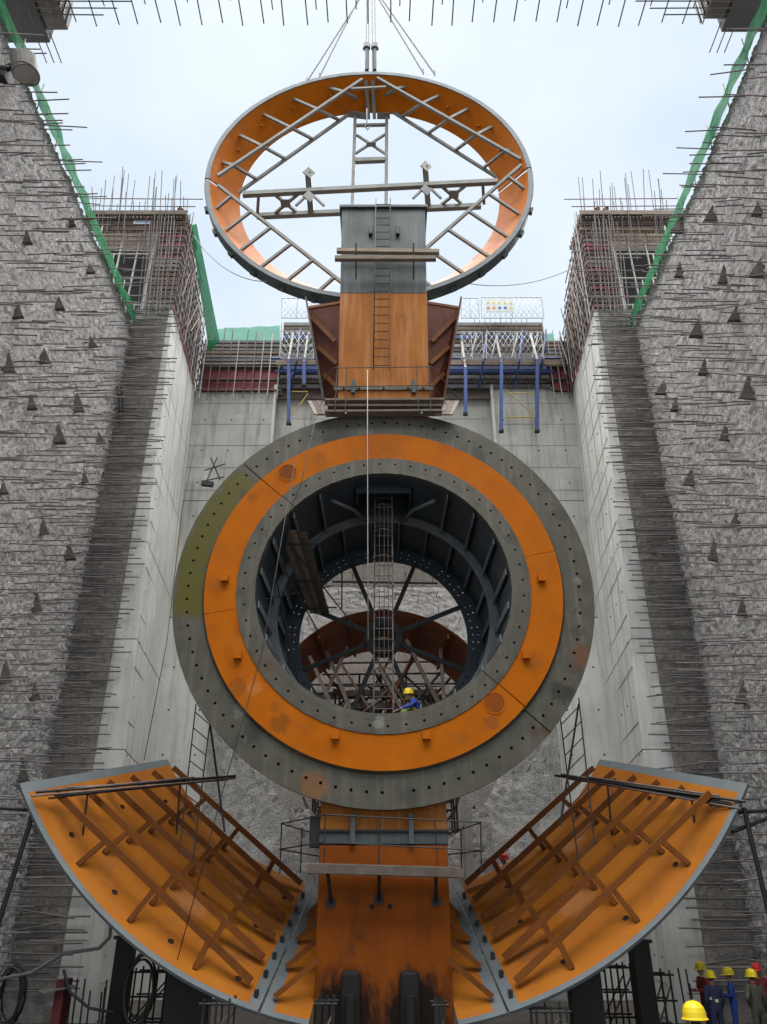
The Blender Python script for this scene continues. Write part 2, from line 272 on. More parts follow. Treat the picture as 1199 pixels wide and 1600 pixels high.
class MB:
    def __init__(s): s.v = []; s.f = []; s.mi = []; s.sm = []
    def quad(s, pts, mi=0, smooth=False):
        k = len(s.v); s.v += [tuple(p) for p in pts]; s.f.append(tuple(range(k, k + len(pts)))); s.mi.append(mi); s.sm.append(smooth)
    def hexa(s, b, t, mi=0):
        """b, t: four bottom and four top points in the same order (ccw from above)"""
        k = len(s.v); s.v += [tuple(p) for p in list(b) + list(t)]
        F = [(3, 2, 1, 0), (4, 5, 6, 7)] + [(i, (i + 1) % 4, 4 + (i + 1) % 4, 4 + i) for i in range(4)]
        for f in F: s.f.append(tuple(k + i for i in f)); s.mi.append(mi); s.sm.append(False)
    def box(s, lo, hi, mi=0):
        (a, b, c), (d, e, f) = lo, hi
        s.hexa([(a, b, c), (d, b, c), (d, e, c), (a, e, c)], [(a, b, f), (d, b, f), (d, e, f), (a, e, f)], mi)
    def path(s, pts, r, n=6, mi=0):
        pts = [Vector(p) for p in pts]; k0 = len(s.v)
        for i, p in enumerate(pts):
            t = (pts[min(i + 1, len(pts) - 1)] - pts[max(i - 1, 0)]).normalized()
            a = Vector((0, 0, 1)) if abs(t.z) < 0.9 else Vector((0, 1, 0))
            x = a.cross(t).normalized(); y = t.cross(x)
            for j in range(n):
                an = 2 * math.pi * j / n; s.v.append(tuple(p + (x * math.cos(an) + y * math.sin(an)) * r))
        for i in range(len(pts) - 1):
            for j in range(n):
                a = k0 + i * n + j; b = k0 + i * n + (j + 1) % n
                s.f.append((a, b, b + n, a + n)); s.mi.append(mi); s.sm.append(True)
        s.f.append(tuple(k0 + j for j in reversed(range(n)))); s.mi.append(mi); s.sm.append(False)
        e = k0 + (len(pts) - 1) * n
        s.f.append(tuple(e + j for j in range(n))); s.mi.append(mi); s.sm.append(False)
    def grid(s, fn, us, vs, mi=0, holes=None, smooth=True, mfn=None):
        """surface patch; holes = {(i,j): size} cells get a real octagonal hole"""
        holes = holes or {}
        idx = {}
        for i, u in enumerate(us):
            for j, v in enumerate(vs):
                idx[i, j] = len(s.v); s.v.append(tuple(fn(u, v)))
        for i in range(len(us) - 1):
            for j in range(len(vs) - 1):
                m = mfn(i, j) if mfn else mi
                if (i, j) in holes:
                    h = holes[i, j]; u0, u1, v0, v1 = us[i], us[i + 1], vs[j], vs[j + 1]
                    um, vm = (u0 + u1) / 2, (v0 + v1) / 2
                    bd = [(u0, v0), (um, v0), (u1, v0), (u1, vm), (u1, v1), (um, v1), (u0, v1), (u0, vm)]
                    ring_o = [len(s.v) + k for k in range(8)]
                    s.v += [tuple(fn(*p)) for p in bd]
                    hu, hv = h
                    ring_i = [len(s.v) + k for k in range(8)]
                    for k in range(8):
                        a = math.radians(225 + 45 * k)
                        s.v.append(tuple(fn(um + hu * math.cos(a), vm + hv * math.sin(a))))
                    for k in range(8):
                        s.f.append((ring_o[k], ring_o[(k + 1) % 8], ring_i[(k + 1) % 8], ring_i[k])); s.mi.append(m); s.sm.append(smooth)
                else:
                    s.f.append((idx[i, j], idx[i + 1, j], idx[i + 1, j + 1], idx[i, j + 1])); s.mi.append(m); s.sm.append(smooth)
    def build(s, name, mats, parent=None, label=None, solid=None, moff=0, bevel=0, flip=False):
        o_ = org(parent)
        me = bpy.data.meshes.new(name)
        me.from_pydata([(a - o_.x, b - o_.y, c - o_.z) for a, b, c in s.v], [], [tuple(reversed(f)) for f in s.f] if flip else s.f)
        for m in ([mats] if isinstance(mats, str) else mats): me.materials.append(MATS[m])
        me.polygons.foreach_set('material_index', s.mi); me.polygons.foreach_set('use_smooth', s.sm)
        me.update()
        o = link(name, me, parent, label)
        if solid:
            md = o.modifiers.new('thick', 'SOLIDIFY'); md.thickness = solid; md.offset = -1
            md.material_offset = moff; md.material_offset_rim = moff
            es = o.modifiers.new('split', 'EDGE_SPLIT'); es.split_angle = R(35)
        if bevel:
            md = o.modifiers.new('bev', 'BEVEL'); md.width = bevel; md.segments = 2; md.limit_method = 'ANGLE'
        return o
def lin(a, b, n): return [a + (b - a) * i / (n - 1) for i in range(n)]
def lerp(a, b, t): return Vector(a) + (Vector(b) - Vector(a)) * t
def P(x, y, z): return Vector((x, y, z))
def jit(a): return random.uniform(-a, a)

# ------------------------------------------------------------------ the pit: floor and walls
XW, YP, YB = 10.9, 26.0, 32.0          # side walls, pier fronts, back wall
ZT = 22.4 + H                          # top of the side walls
AX = 7.99 + H                          # turbine axis height
fl = MB(); fl.grid(lambda u, v: (u, v, 0.05 * noise.noise((u * .3, v * .3, 0))), lin(-400, 400, 81), lin(-200, 600, 81))
tag(fl.build('pit_floor', 'floor_mud'), 'dark muddy floor of the construction pit', 'floor', kind='structure')

def rough(p, a=0.10):
    q = Vector((p.x * 1.0, p.y * 1.9 + p.z * 0.9, p.z * 1.3 - p.y * 0.6))
    return a * (noise.noise(q * 1.3) * 0.25 + 0.45 * abs(noise.noise(q * 5.0)) + 0.85 * noise.noise(q * 8.5)) + 0.05 * noise.noise(p * 0.35)

ANCHORS_L = [(45, 378), (102, 338), (20, 482), (95, 466), (143, 425), (138, 535), (70, 560), (5, 560), (52, 632), (112, 625),
             (97, 688), (148, 681), (5, 765), (134, 743), (57, 820), (102, 868), (52, 948), (5, 1045), (56, 1085), (26, 1212)]
ANCHORS_R = [(1108, 330), (1075, 350), (1180, 335), (1130, 428), (1075, 420), (1192, 415), (1090, 510), (1150, 495), (1103, 572), (1045, 605), (1130, 678), (1068, 640),
             (1090, 740), (1160, 815), (1118, 862), (1163, 945), (1158, 1085), (1178, 605)]
def side_wall(sx, label, anchors):
    t = thing('retaining_wall', label, 'wall', (sx * XW, 16, 0), 'rough side walls of the pit')
    m = MB()
    ys = lin(5, 11.9, 40) + lin(12, YP, 200); zs = lin(0, ZT, 360)
    m.grid(lambda u, v: (sx * (XW - rough(P(sx * 3, u, v), .115)), u, v), ys, zs)
    m.build('rock_face', 'shotcrete', t, flip=(sx > 0))
    b = MB(); b.box((min(sx * (XW + .15), sx * (XW + 2.2)), 4.9, 0), (max(sx * (XW + .15), sx * (XW + 2.2)), YP + .05, ZT - .02)); b.build('wall_core', 'shotcrete', t)
    cand = []
    z = 1.0
    while z < ZT - 0.2:
        y = 12.5 + random.uniform(0, 1.2)
        while y < YP - 0.4:
            # only the stretch of wall in view
            p = P(sx * XW, y, z); dd = (p - CAM); dep = dd.dot(FV); px = 600 + FPX * dd.x / dep
            if -70 < px < 1270 and random.random() < 0.93:
                L = random.choice((0.85, 1.0, 1.15, 1.3, 1.45)); y2 = y + jit(.25); z2 = z + jit(.15)
                cand.append((dep + random.random(), (sx * (XW + .05), y2, z2), (sx * (XW - L), y2 + jit(.10), z2 + (jit(.05) if random.random() < .85 else jit(.22)))))
                if random.random() < 0.3:   # lapped second bar
                    cand.append((dep + random.random(), (sx * (XW - L * .45), y2 + .04, z2 + .05), (sx * (XW - L * 1.6), y2 + .05 + jit(.05), z2 + .05 + jit(.05))))
            y += 1.3
        z += 0.46
    cand.sort(key=lambda c_: c_[0])
    for _, p0, p1 in cand[:300]: tube('rebar', t, p0, p1, 0.019, 'rebar')
    if len(cand) > 300:
        far = MB()
        for _, p0, p1 in cand[300:]: far.path([p0, p1], .019, 5)
        far.build('rebar', 'rebar', t)['kind'] = 'stuff'
    for px, py in anchors:
        px += jit(9); py += jit(9); p = at_x(px, py, sx * XW); q_ = random.uniform(.75, 1.12); w = (.42 + jit(.1)) * q_; hgt = (.68 + jit(.12)) * q_; dpt = .13 + jit(.04)
        y0, y1 = p.y - dpt / 2, p.y + dpt / 2
        a = MB(); X0 = sx * (XW + .1); X1 = sx * (XW - w)
        tri = lambda yy, k: [(X0, yy, p.z - hgt * .5 * k), (X1, yy, p.z - hgt * (.5 - .12 * random.random()) * k), (X0 + (X1 - X0) * .22, yy, p.z + hgt * .62 * k)]
        A, B = tri(y0, 1), tri(y1, 1)
        if sx > 0: A, B = A[::-1], B[::-1]
        a.quad(A); a.quad(B[::-1])
        for i in range(3): j = (i + 1) % 3; a.quad([A[j], A[i], B[i], B[j]])
        a.build('anchor_block', 'anchor_concrete', t)
    return t
WL = side_wall(-1, 'rough grey sprayed concrete wall on the left, studded with rebar, with a lamp', ANCHORS_L)
WR = side_wall(1, 'rough grey sprayed concrete wall on the right, studded with rebar, above the group of workers', ANCHORS_R)

def pier(sx, label):
    t = thing('concrete_pier', label, 'pier', (sx * 9.6, 29, 0), 'smooth concrete piers beside the back wall')
    zt = 23.5 + H
    xt, xb = 9.3, 8.2          # battered inner face at the front edge
    m = MB()
    def sxq(b, tt):
        if sx > 0: b = [(-x, y, z) for x, y, z in b][::-1]; tt = [(-x, y, z) for x, y, z in tt][::-1]
        m.hexa(b, tt)
    nlift = 7
    for k in range(nlift):    # pours, each one a lift with a small recess between
        z0 = zt * k / nlift; z1 = zt * (k + 1) / nlift - .03
        f = lambda z: xb + (xt - xb) * z / zt
        sxq([(-9.45, YP, z0), (-f(z0), YP, z0), (-9.15 - .5 * z0 / zt, YB + .3, z0), (-9.9, YB + .3, z0)],
            [(-9.45, YP, z1), (-f(z1), YP, z1), (-9.15 - .5 * z1 / zt, YB + .3, z1), (-9.9, YB + .3, z1)])
    m.build('pier_body', 'concrete', t, bevel=.025)
    c = MB()
    for k in range(nlift):
        z0 = zt * (k + 1) / nlift - .05; z1 = z0 + .07
        pts = [(-9.4, YP + .03), (-(xb + (xt - xb) * z0 / zt) - .03, YP + .03), (-9.2 - .5 * z0 / zt, YB + .2), (-9.85, YB + .2)]
        b = [(x, y, z0) for x, y in pts]; tt = [(x, y, z1) for x, y in pts]
        if sx > 0: b = [(-x, y, z) for x, y, z in b][::-1]; tt = [(-x, y, z) for x, y, z in tt][::-1]
        if k < nlift - 1: c.hexa(b, tt)
    c.build('pour_joint', 'joint', t)
    # panel imprints on the inner face
    for k in range(nlift * 2):
        z = zt * (k + .5) / (nlift * 2)
        xf = xb + (xt - xb) * z / zt
        bar('form_line', t, (sx * (xf - .002), YP + .15, z), (sx * (9.15 + .5 * z / zt - .002), YB, z), .012, .03, 'joint')
    for yy in (27.2, 28.6, 30.0, 31.4):
        tt_ = (yy - YP) / (YB - YP)
        bar('form_line', t, (sx * ((xb) * (1 - tt_) + 9.15 * tt_ - .003), yy, 0), (sx * (xt * (1 - tt_) + 9.6 * tt_ - .003), yy, zt), .012, .03, 'joint')
    for yy in (26.6, 27.9, 29.3, 30.7, 31.6):
        for k in range(12):
            z = 1.6 + 1.95 * k; tt_ = (yy - YP) / (YB - YP); x0 = (xb + (xt - xb) * z / zt) * (1 - tt_) + (9.15 + .5 * z / zt) * tt_
            bar('tie_hole', t, (sx * (x0 + .02), yy, z), (sx * (x0 - .012), yy, z), .04, .04, 'hole_dark', 'disc')
    # rough keyed joint strip next to the side wall
    r = MB(); us = lin(9.44, 11.0, 26); zs = lin(0, 23.45 + H, 270)
    r.grid(lambda u, v: (sx * u, YP + .03 - rough(P(u * 1.5, 3.3, v * 1.2), .09), v), us, zs)
    r.build('joint_strip', 'rough_dark', t, flip=(sx < 0)); 
    r2 = MB(); r2.box((min(sx * 9.46, sx * 11), YP + .2, 0), (max(sx * 9.46, sx * 11), YP + 1, 23.4 + H)); r2.build('strip_core', 'rough_dark', t)
    z = .8; n = 0
    while z < 23.2 + H:
        y = YP - .15 - random.random() * .2
        L = random.choice((1.9, 2.05, 2.2, 1.75))
        z2 = z + jit(.06); dz = jit(.05) if random.random() < .9 else -.25
        tube('rebar', t, (sx * 10.95, y, z2), (sx * (10.9 - L), y + jit(.05), z2 + dz), 0.025, 'rebar'); n += 1
        if random.random() < .75:
            z3 = z + .12 + jit(.08)
            tube('rebar', t, (sx * 10.95, y + .1, z3), (sx * (10.9 - random.uniform(.8, 1.5)), y + .1, z3 + jit(.04)), 0.022, 'rebar')
        z += 0.25 + (0.05 if z < 12 else -.02)
    return t
pier(-1, 'pale smooth concrete pier with dark rough edge strip, left of the orange-faced ring')
pier(1, 'pale smooth concrete pier with dark rough edge strip, right of the orange-faced ring')

# back wall with the round draft tube opening
bw = thing('back_wall', 'grey streaked concrete wall behind the big ring, with a round opening in its rough middle', 'wall', (0, YB, 0))
zt = 23.75 + H
def slab(name, lo, hi, m): 
    b = MB(); b.box(lo, hi); return b.build(name, m, bw, bevel=.02)
XR, ZR = 7.1, 12.75 + H
for s in (-1, 1):
    slab('wall_panel', (min(s * XR, s * 9.7), YB, 0), (max(s * XR, s * 9.7), YB + 1.5, 7.5), 'concrete')
    slab('wall_panel', (min(s * XR, s * 9.7), YB, 7.53), (max(s * XR, s * 9.7), YB + 1.5, 14.2), 'concrete')
    slab('wall_panel', (min(s * XR, s * 9.7), YB, 14.23), (max(s * XR, s * 9.7), YB + 1.5, 20), 'concrete_back')
    slab('wall_panel', (min(s * 5.55, s * 9.7), YB, 20.03), (max(s * 5.55, s * 9.7), YB + 1.5, zt), 'concrete_back')
slab('wall_panel', (-5.5, YB + .35, 20.03), (5.5, YB + 1.5, zt), 'concrete_back')
slab('wall_panel', (-XR + .03, YB + .12, ZR), (XR - .03, YB + 1.5, 17.5), 'rough_mid')
slab('wall_panel', (-XR + .03, YB + .05, 17.53), (XR - .03, YB + 1.5, 20), 'concrete_back')
tube('wall_pipe', bw, (-2.3, YB - .35, ZR + .12), (2.4, YB - .35, ZR + .05), .06, 'black_steel')
for s in (-1, 1):
    bar('corner_strip', bw, (s * 5.5, YB - .02, 19.9), (s * 5.5, YB - .02, zt), .12, .3, 'concrete')
RO, ZO = 4.96, 6.64 + H
rb = MB()
angs = lin(0, 2 * math.pi, 361); fr = lin(0, 1, 26)
def rect_r(a):
    c, s_ = math.cos(a), math.sin(a); r = 1e9
    if abs(c) > 1e-6: r = min(r, XR / abs(c))
    if s_ > 1e-6: r = min(r, (ZR - ZO) / s_)
    if s_ < -1e-6: r = min(r, -ZO / s_)
    return r
def roughback(a, f):
    r = RO + (rect_r(a) - RO) * f; x = r * math.cos(a); z = ZO + r * math.sin(a)
    return (x, YB + .05 - rough(P(x * 1.3, 7.7, z * 1.3), .10) - .25 * (1 - f) , z)
rb.grid(roughback, angs, fr); rb.build('rough_panel', 'rough_white', bw, flip=False)
for s in (-1, 1):
    for x in (6.0, 7.6, 8.9):
        for k in range(10):
            z = 8.4 + 1.8 * k
            if z < zt and (x > 7.2 or z > 20.2): bar('tie_hole', bw, (s * x, YB + .02, z), (s * x, YB - .012, z), .04, .04, 'hole_dark', 'disc')
    for k in range(5): bar('form_line', bw, (s * 5.62, YB - .002, 20.6 + k * 1.25), (s * 9.6, YB - .002, 20.6 + k * 1.25), .025, .012, 'joint')
    for x in (7.0, 8.4): bar('form_line', bw, (s * x, YB - .002, 20.1), (s * x, YB - .002, zt), .03, .012, 'joint')
for k in range(4): bar('form_line', bw, (-5.4, YB + .348, 21 + k * 1.3), (5.4, YB + .348, 21 + k * 1.3), .025, .012, 'joint')
# short starter bars around the opening
for k in range(64):
    a = R(-20) + R(220) * k / 63; r = RO + .5 + (k % 3) * .55
    p = P(r * math.cos(a), YB - .2, ZO + r * math.sin(a))
    tube('rebar', bw, p, p + P(jit(.05), -.55, .05), .018, 'rebar')
for k in range(11):
    for s in (-1, 1):
        z = 1.5 + k * .9
        tube('rebar', bw, (s * 7.2, YB - .25, z), (s * 6.2, YB - .3, z), .014, 'tube_light')
for s in (-1, 1):
    for k in range(4): tube('rebar', bw, (s * (7.15 - k * .2), YB - .28, .5), (s * (7.15 - k * .2), YB - .28, 10.5), .014, 'tube_light')
# draft tube liner
dt = thing('draft_tube', 'rusty brown conical steel liner in the round opening behind the ring', 'steel tube', (0, 33, ZO))
d1 = MB(); d1.grid(lambda a, f: ((RO - .02 - .5 * f) * math.cos(a), YB - .15 + 4.2 * f, ZO + (RO - .02 - .5 * f) * math.sin(a)), lin(R(-22), R(202), 97), lin(0, 1, 5))
d1.build('liner', 'liner_brown', dt, solid=.05)
for k in range(13):
    a = R(-18) + R(216) * k / 12
    bar('stiffener', dt, ((RO - .2) * math.cos(a), YB, ZO + (RO - .2) * math.sin(a)), ((RO - .6) * math.cos(a), YB + 3.8, ZO + (RO - .6) * math.sin(a)), .1, .25, 'rust_beam')
fw = thing('far_wall', 'pale concrete wall seen through the opening behind the scaffold', 'wall', (0, 40, 0))
b = MB(); b.box((-16, 40, 0), (16, 41, 19)); b.build('wall_body', 'rough_mid', fw)
# plinths
for s, lab in ((-1, 'rough white concrete plinth left of the lower orange column'), (1, 'rough white concrete plinth right of the lower orange column')):
    t = thing('concrete_plinth', lab, 'plinth', (s * 3.4, 29, 0))
    m = MB(); p0 = at(453 if s < 0 else 737, 1264, 29); p1 = at(486 if s < 0 else 767, 1264, 29)
    x0, x1 = min(p0.x, p1.x), max(p0.x, p1.x)
    m.grid(lambda u, v: (u, 29 - rough(P(u * 1.5, 5, v * 1.5), .07), v), lin(x0, x1, 14), lin(0, p0.z, 80)); m.build('rough_face', 'rough_white', t)
    m = MB(); m.box((x0, 29.06, 0), (x1, 31.7, p0.z)); m.build('plinth_body', 'rough_white', t)

# scaffold in the tube mouth
sc = thing('scaffolding', 'dense dark tube scaffolding standing in the mouth of the brown liner', 'scaffold', (0, 35, 0))
for i in range(9):
    x = -4 + i
    for y in (33.2, 35.0, 37.0):
        hh = ZO + math.sqrt(max(.2, 3.9 ** 2 - x * x)) - .4 - (.4 if y > 34 else 1.3)
        if abs(x) <= 3.6: tube('upright', sc, (x + jit(.1), y, 0), (x + jit(.15), y, hh), .045, 'black_steel')
for k in range(12):
    z = 1.5 + k * 1.0
    for y in (33.1, 35.1, 37.1):
        hw = min(3.9, math.sqrt(max(.4, 4.1 ** 2 - (z - ZO) ** 2)))
        if z < ZO + 3.6: tube('ledger', sc, (-hw, y, z + jit(.1)), (hw, y, z + jit(.1)), .042, 'black_steel')
for k in range(150):
    x = random.uniform(-3.0, 3.0); z = random.uniform(4, 11); y = random.choice((33, 34.2, 35.3))
    tube('brace', sc, (x, y, z), (max(-3.8, min(3.8, x + random.choice((-1, 1)) * random.uniform(.8, 2.0))), y + jit(.5), z + random.uniform(1, 3)), .055, random.choice(('black_steel', 'black_steel', 'rust_beam', 'plank_dark', 'tube_steel')))
for k in range(46):
    z = random.choice((5.6, 7.7, 9.6, 10.6, 11.2)); x = random.uniform(-3, 1.5)
    bar('plank', sc, (x, 34 + jit(.8), z + .1), (x + random.uniform(1, 2.4), 34 + jit(.8), z + .1), .05, .25, 'plank_dark')
for (a, b_) in (((-3.2, 32.6, 9.3), (-1.6, 33, 13.2)), ((-.6, 32.6, 8.5), (-2.5, 33, 13.0)), ((1.0, 32.6, 13.4), (3.0, 32.8, 9.2)), ((-3.2, 32.4, 12.6), (-1.0, 32.4, 8.0)), ((2.5, 32.8, 13.1), (2.6, 32.8, 10.5)), ((-.2, 32.6, 12.2), (1.8, 32.8, 8.4))):
    bar('timber_prop', sc, a, b_, .15, .15, 'plank_dark')

# ------------------------------------------------------------------ overhead cross beam and brackets at the top of the frame
ob = thing('overhead_beam', 'grey concrete beam crossing high over the pit, rebar combing out of its front', 'beam', (0, 12.5, 28))
zb = at(600, 0, 14.0).z
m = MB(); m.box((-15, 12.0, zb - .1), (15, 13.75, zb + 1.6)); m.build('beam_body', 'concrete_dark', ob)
for k in range(33):
    x = -11.2 + k * .67 + jit(.04)
    e = .9 + random.random() * .15
    tube('rebar', ob, (x, 13.6, zb + .02), (x + jit(.02), 13.75 + e, zb + jit(.03)), .022, 'rebar')
    if k % 2: tube('rebar', ob, (x + .3, 13.6, zb + .35), (x + .3, 14.35 + jit(.15), zb + .35), .02, 'rebar')
for s in (-1, 1):
    for k in range(3):
        tube('rebar', ob, (s * 11, 14.05 + k * .2, zb + .03), (s * (7.9 + .5 * k), 14.05 + k * .2, zb + .03 + jit(.04)), .02, 'rebar')
for s, lab, dy in ((-1, 'dark concrete bracket block in the top left corner', 0), (1, 'dark concrete bracket block in the top right corner', -.35)):
    t = thing('bracket_block', lab, 'concrete block', (s * 12, 14, zb), 'bracket blocks above the side walls')
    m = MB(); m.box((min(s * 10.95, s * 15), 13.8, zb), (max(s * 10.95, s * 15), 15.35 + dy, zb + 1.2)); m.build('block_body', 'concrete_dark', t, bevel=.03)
    m = MB(); m.box((min(s * 10.25, s * 10.94), 13.8, zb + .12), (max(s * 10.25, s * 10.94), 15.0 + dy, zb + 1.1)); m.build('side_form', 'ply_grey', t, bevel=.02)
    for k in range(4): bar('form_rib', t, (s * 10.22, 13.9 + k * .28 , zb + .1), (s * 10.22, 13.9 + k * .28, zb + 1.15), .06, .06, 'black_steel')
    for k in range(3): tube('rebar', t, (s * (10.95 + .25 * k), 15.2 + dy, zb + .3), (s * (10.95 + .25 * k), 16.2 + dy, zb + .3), .02, 'rebar')

# ------------------------------------------------------------------ main ring (stay ring / bulb front)
RR, YR = 5.85, 20.0
mr = thing('turbine_ring', 'huge round steel ring with orange front band between two bolted grey flanges', 'turbine ring', (0, YR, AX))
def pol(r, a, y): return P(r * math.cos(a), y, AX + r * math.sin(a))
def flange(name, r0, r1, y, n, hr, a0, a1, rh, mats, mfn, thick, parent, dy=0):
    m = MB(); us = lin(a0, a1, n + 1)
    ha = hr / rh
    r_lo, r_hi = rh - (r1 - r0) * .12, rh + (r1 - r0) * .12
    vs_ = [r0, rh - .14, rh + .14, r1]
    hs = {(i, 1): (ha, hr) for i in range(n) if random.random() < .985}
    m.grid(lambda a, r: pol(r, a, y), us, vs_, holes=hs, mfn=mfn, smooth=False)
    return m.build(name, mats, parent, solid=thick, moff=0, flip=True)
aj = R(137)
# outer flange halves (split along the diagonal joint)
def oc(i, j): return 1 if i < 13 else 0
flange('outer_flange', RR * .848, RR, YR, 44, .042, aj, aj + math.pi - .006, RR * .932, ['steel_left'], None, .22, mr, 0)['label'] = 'lower left half of the outer flange with an olive painted stretch'
flange('outer_flange', RR * .848, RR, YR, 44, .042, aj + math.pi, aj + 2 * math.pi - .006, RR * .932, ['steel_grey'], None, .22, mr, 0)['label'] = 'bare grey upper right half of the outer flange'
# raised disc edge and orange band
m = MB(); m.grid(lambda a, f: pol(RR * (.86 - .012 * f), a, YR - .13 * f), lin(0, 2 * math.pi, 181), lin(0, 1, 3)); m.build('step_edge', 'steel_grey', mr)
for k, (a0, a1) in enumerate(((R(12), aj), (aj + .006, R(190)), (R(190.15), aj + math.pi), (aj + math.pi + .006, R(371.85)))):
    m = MB(); n = max(16, int((a1 - a0) * 24)); us = lin(a0, a1, n)
    vsr = [RR * .697, RR * .735, RR * .772, RR * .81, RR * .848]
    holes = {}
    for c in (R(132), R(306.5)):
        pass
    m.grid(lambda a, r: pol(r, a, YR - .13), us, vsr, smooth=False)
    m.build('orange_band', 'orange_ring', mr, solid=.1, flip=True)
for px, py in ((450, 738), (773, 1098)):
    p = at(px, py, YR - .13)
    bar('lifting_eye', mr, p + P(0, -.012, 0), p + P(0, .05, 0), .27, .27, 'orange_brown', 'disc')
    o = MB()
    o.grid(lambda a, r: p + P(r * math.cos(a), -.018, r * math.sin(a)), lin(0, 2 * math.pi, 33), [.262, .30]); o.build('eye_rim', 'orange', mr, solid=.03, flip=True)
for px, py in ((353, 905), (373, 1025), (525, 1150), (667, 1150), (822, 1025), (846, 905)):
    p = at(px, py, YR - .13); rad = (p - P(0, p.y, AX)).normalized()
    bar('stop_lug', mr, p + P(0, .02, 0), p + P(0, -.16, 0), .2, .2, 'orange')
flange('inner_flange', RR * .608, RR * .697, YR - .16, 26, .036, aj, aj + math.pi - .006, RR * .662, ['steel_grey'], None, .2, mr)
flange('inner_flange', RR * .608, RR * .697, YR - .16, 26, .036, aj + math.pi, aj + 2 * math.pi - .006, RR * .662, ['steel_grey'], None, .2, mr)
# near-black sheet, painted-in shade behind the bolt holes
m = MB(); m.grid(lambda a, r: pol(r, a, YR + .3), lin(0, 2 * math.pi, 97), [RR * .61, RR * .99]); m.build('hole_shade_sheet', 'hole_dark', mr)
# barrel: outer casing, inner shell with the shaft opening, mid frame, end flange
m = MB(); m.grid(lambda a, f: pol(5.75 - 1.6 * f, a, YR + .32 + 4.3 * f), lin(0, 2 * math.pi, 97), lin(0, 1, 6)); m.build('casing', 'primer_grey', mr)
R0, R1, YM, YE = RR * .607, 3.42, 22.5, 24.6
us = lin(-math.pi / 2, 1.5 * math.pi, 121); vv = lin(0, 1, 6)
m = MB()
for i in range(120):
    for j in range(5):
        am = (us[i] + us[i + 1]) / 2
        if abs(am - math.pi / 2) < .24 and 1 <= j <= 3: continue
        q = [pol(R0 + (R1 + .12 - R0) * vv[jj], us[ii], YR + .02 + (YM - YR) * vv[jj]) for ii, jj in ((i, j), (i, j + 1), (i + 1, j + 1), (i + 1, j))]
        m.quad(q, 0, True)
m.build('front_barrel', 'bulb_dark', mr)
m = MB(); m.grid(lambda a, f: pol(R1 - .05 - .06 * f, a, YM + (YE - YM) * f), us, lin(0, 1, 5)); m.build('rear_barrel', 'bulb_dark', mr)
m = MB(); m.grid(lambda a, r: pol(r, a, YM), us, [R1 - .16, R1 + .2], smooth=False); m.build('frame_ring', 'rib_grey', mr, solid=.06, flip=True)
m = MB(); n = 76; us2 = lin(0, 2 * math.pi, n + 1)
hs = {}
for i in range(n):
    if i % 6 != 5: hs[i, 1] = (.038 / 2.98, .038)
    if i % 6 not in (5, 2): hs[i, 2] = (.038 / 3.15, .038)
m.grid(lambda a, r: pol(r, a, YE), us2, [2.8, 2.89, 3.07, 3.25, 3.36], holes=hs, smooth=False); m.build('end_flange', 'bulb_dark', mr, solid=.12, flip=True)
m = MB()
for k in range(22):
    a = R(8) + 2 * math.pi * k / 22
    if abs(((a - math.pi / 2 + math.pi) % (2 * math.pi)) - math.pi) > .3:
        bar('rib', mr, pol(R0 - .05, a, YR + .1), pol(R1 + .02, a, YM - .05), .035, .2, 'rib_grey', roll=0)
    bar('rib', mr, pol(R1 - .12, a + .13, YM + .05), pol(R1 - .18, a + .13, YE - .15), .035, .2, 'rib_grey')
# access shaft opening above
sh = MB()
for (x0, x1, y0, y1) in ((-.85, -.8, 20.66, 22.05), (.8, .85, 20.66, 22.05), (-.85, .85, 20.6, 20.65), (-.85, .85, 22.05, 22.1)):
    sh.box((x0, y0, AX + 3.3), (x1, y1, AX + 8))
sh.build('shaft_lining', 'bulb_dark', mr)
for s in (-1, 1):
    pts = [pol(3.3, R(90 + s * 10), 22.45), pol(3.35, R(90 + s * 16), 21.6), pol(3.4, R(90 + s * 27), 20.6)]
    m = MB(); m.path(pts, .06, 6); m.build('curved_stiffener', 'rib_grey', mr)
# spider with hub
hub = bar('hub', mr, pol(0, 0, YE - .25), pol(0, 0, YE + .25), .62, .62, 'black_steel', 'disc')
bar('hub_plate', mr, pol(0, 0, YE - .3), pol(0, 0, YE - .26), .4, .4, 'hole_dark', 'disc')
for k in range(8):
    a = R(22.5 + 45 * k)
    bar('spoke', mr, pol(.55, a, YE), pol(2.86, a, YE), .1, .14, 'black_steel')

# caged ladder in the ring
ld = thing('caged_ladder', 'long caged steel ladder hanging inside the ring in front of the hub', 'ladder', (0, 21.2, AX - 3.4))
zl0, zl1 = AX - 3.3, AX + 5
for x in (-.27, .27): bar('rail', ld, (x, 21.3, zl0), (x, 21.3, zl1), .04, .05, 'tube_steel')
z = zl0 + .2
while z < zl1: tube('rung', ld, (-.27, 21.3, z), (.27, 21.3, z), .014, 'tube_steel'); z += .33
for x in (-.12, .02, .14): tube('cage_bar', ld, (x, 20.75, zl0 + 1.3), (x, 20.75, AX + 3), .010, 'tube_steel')
for k in range(7):
    z = zl0 + 1.2 + k * .85
    m = MB(); m.path([P(.3 * math.cos(a), 21.25 - .5 * math.sin(a), z) for a in lin(0, math.pi, 11)], .014, 5); m.build('cage_hoop', 'tube_steel', ld)

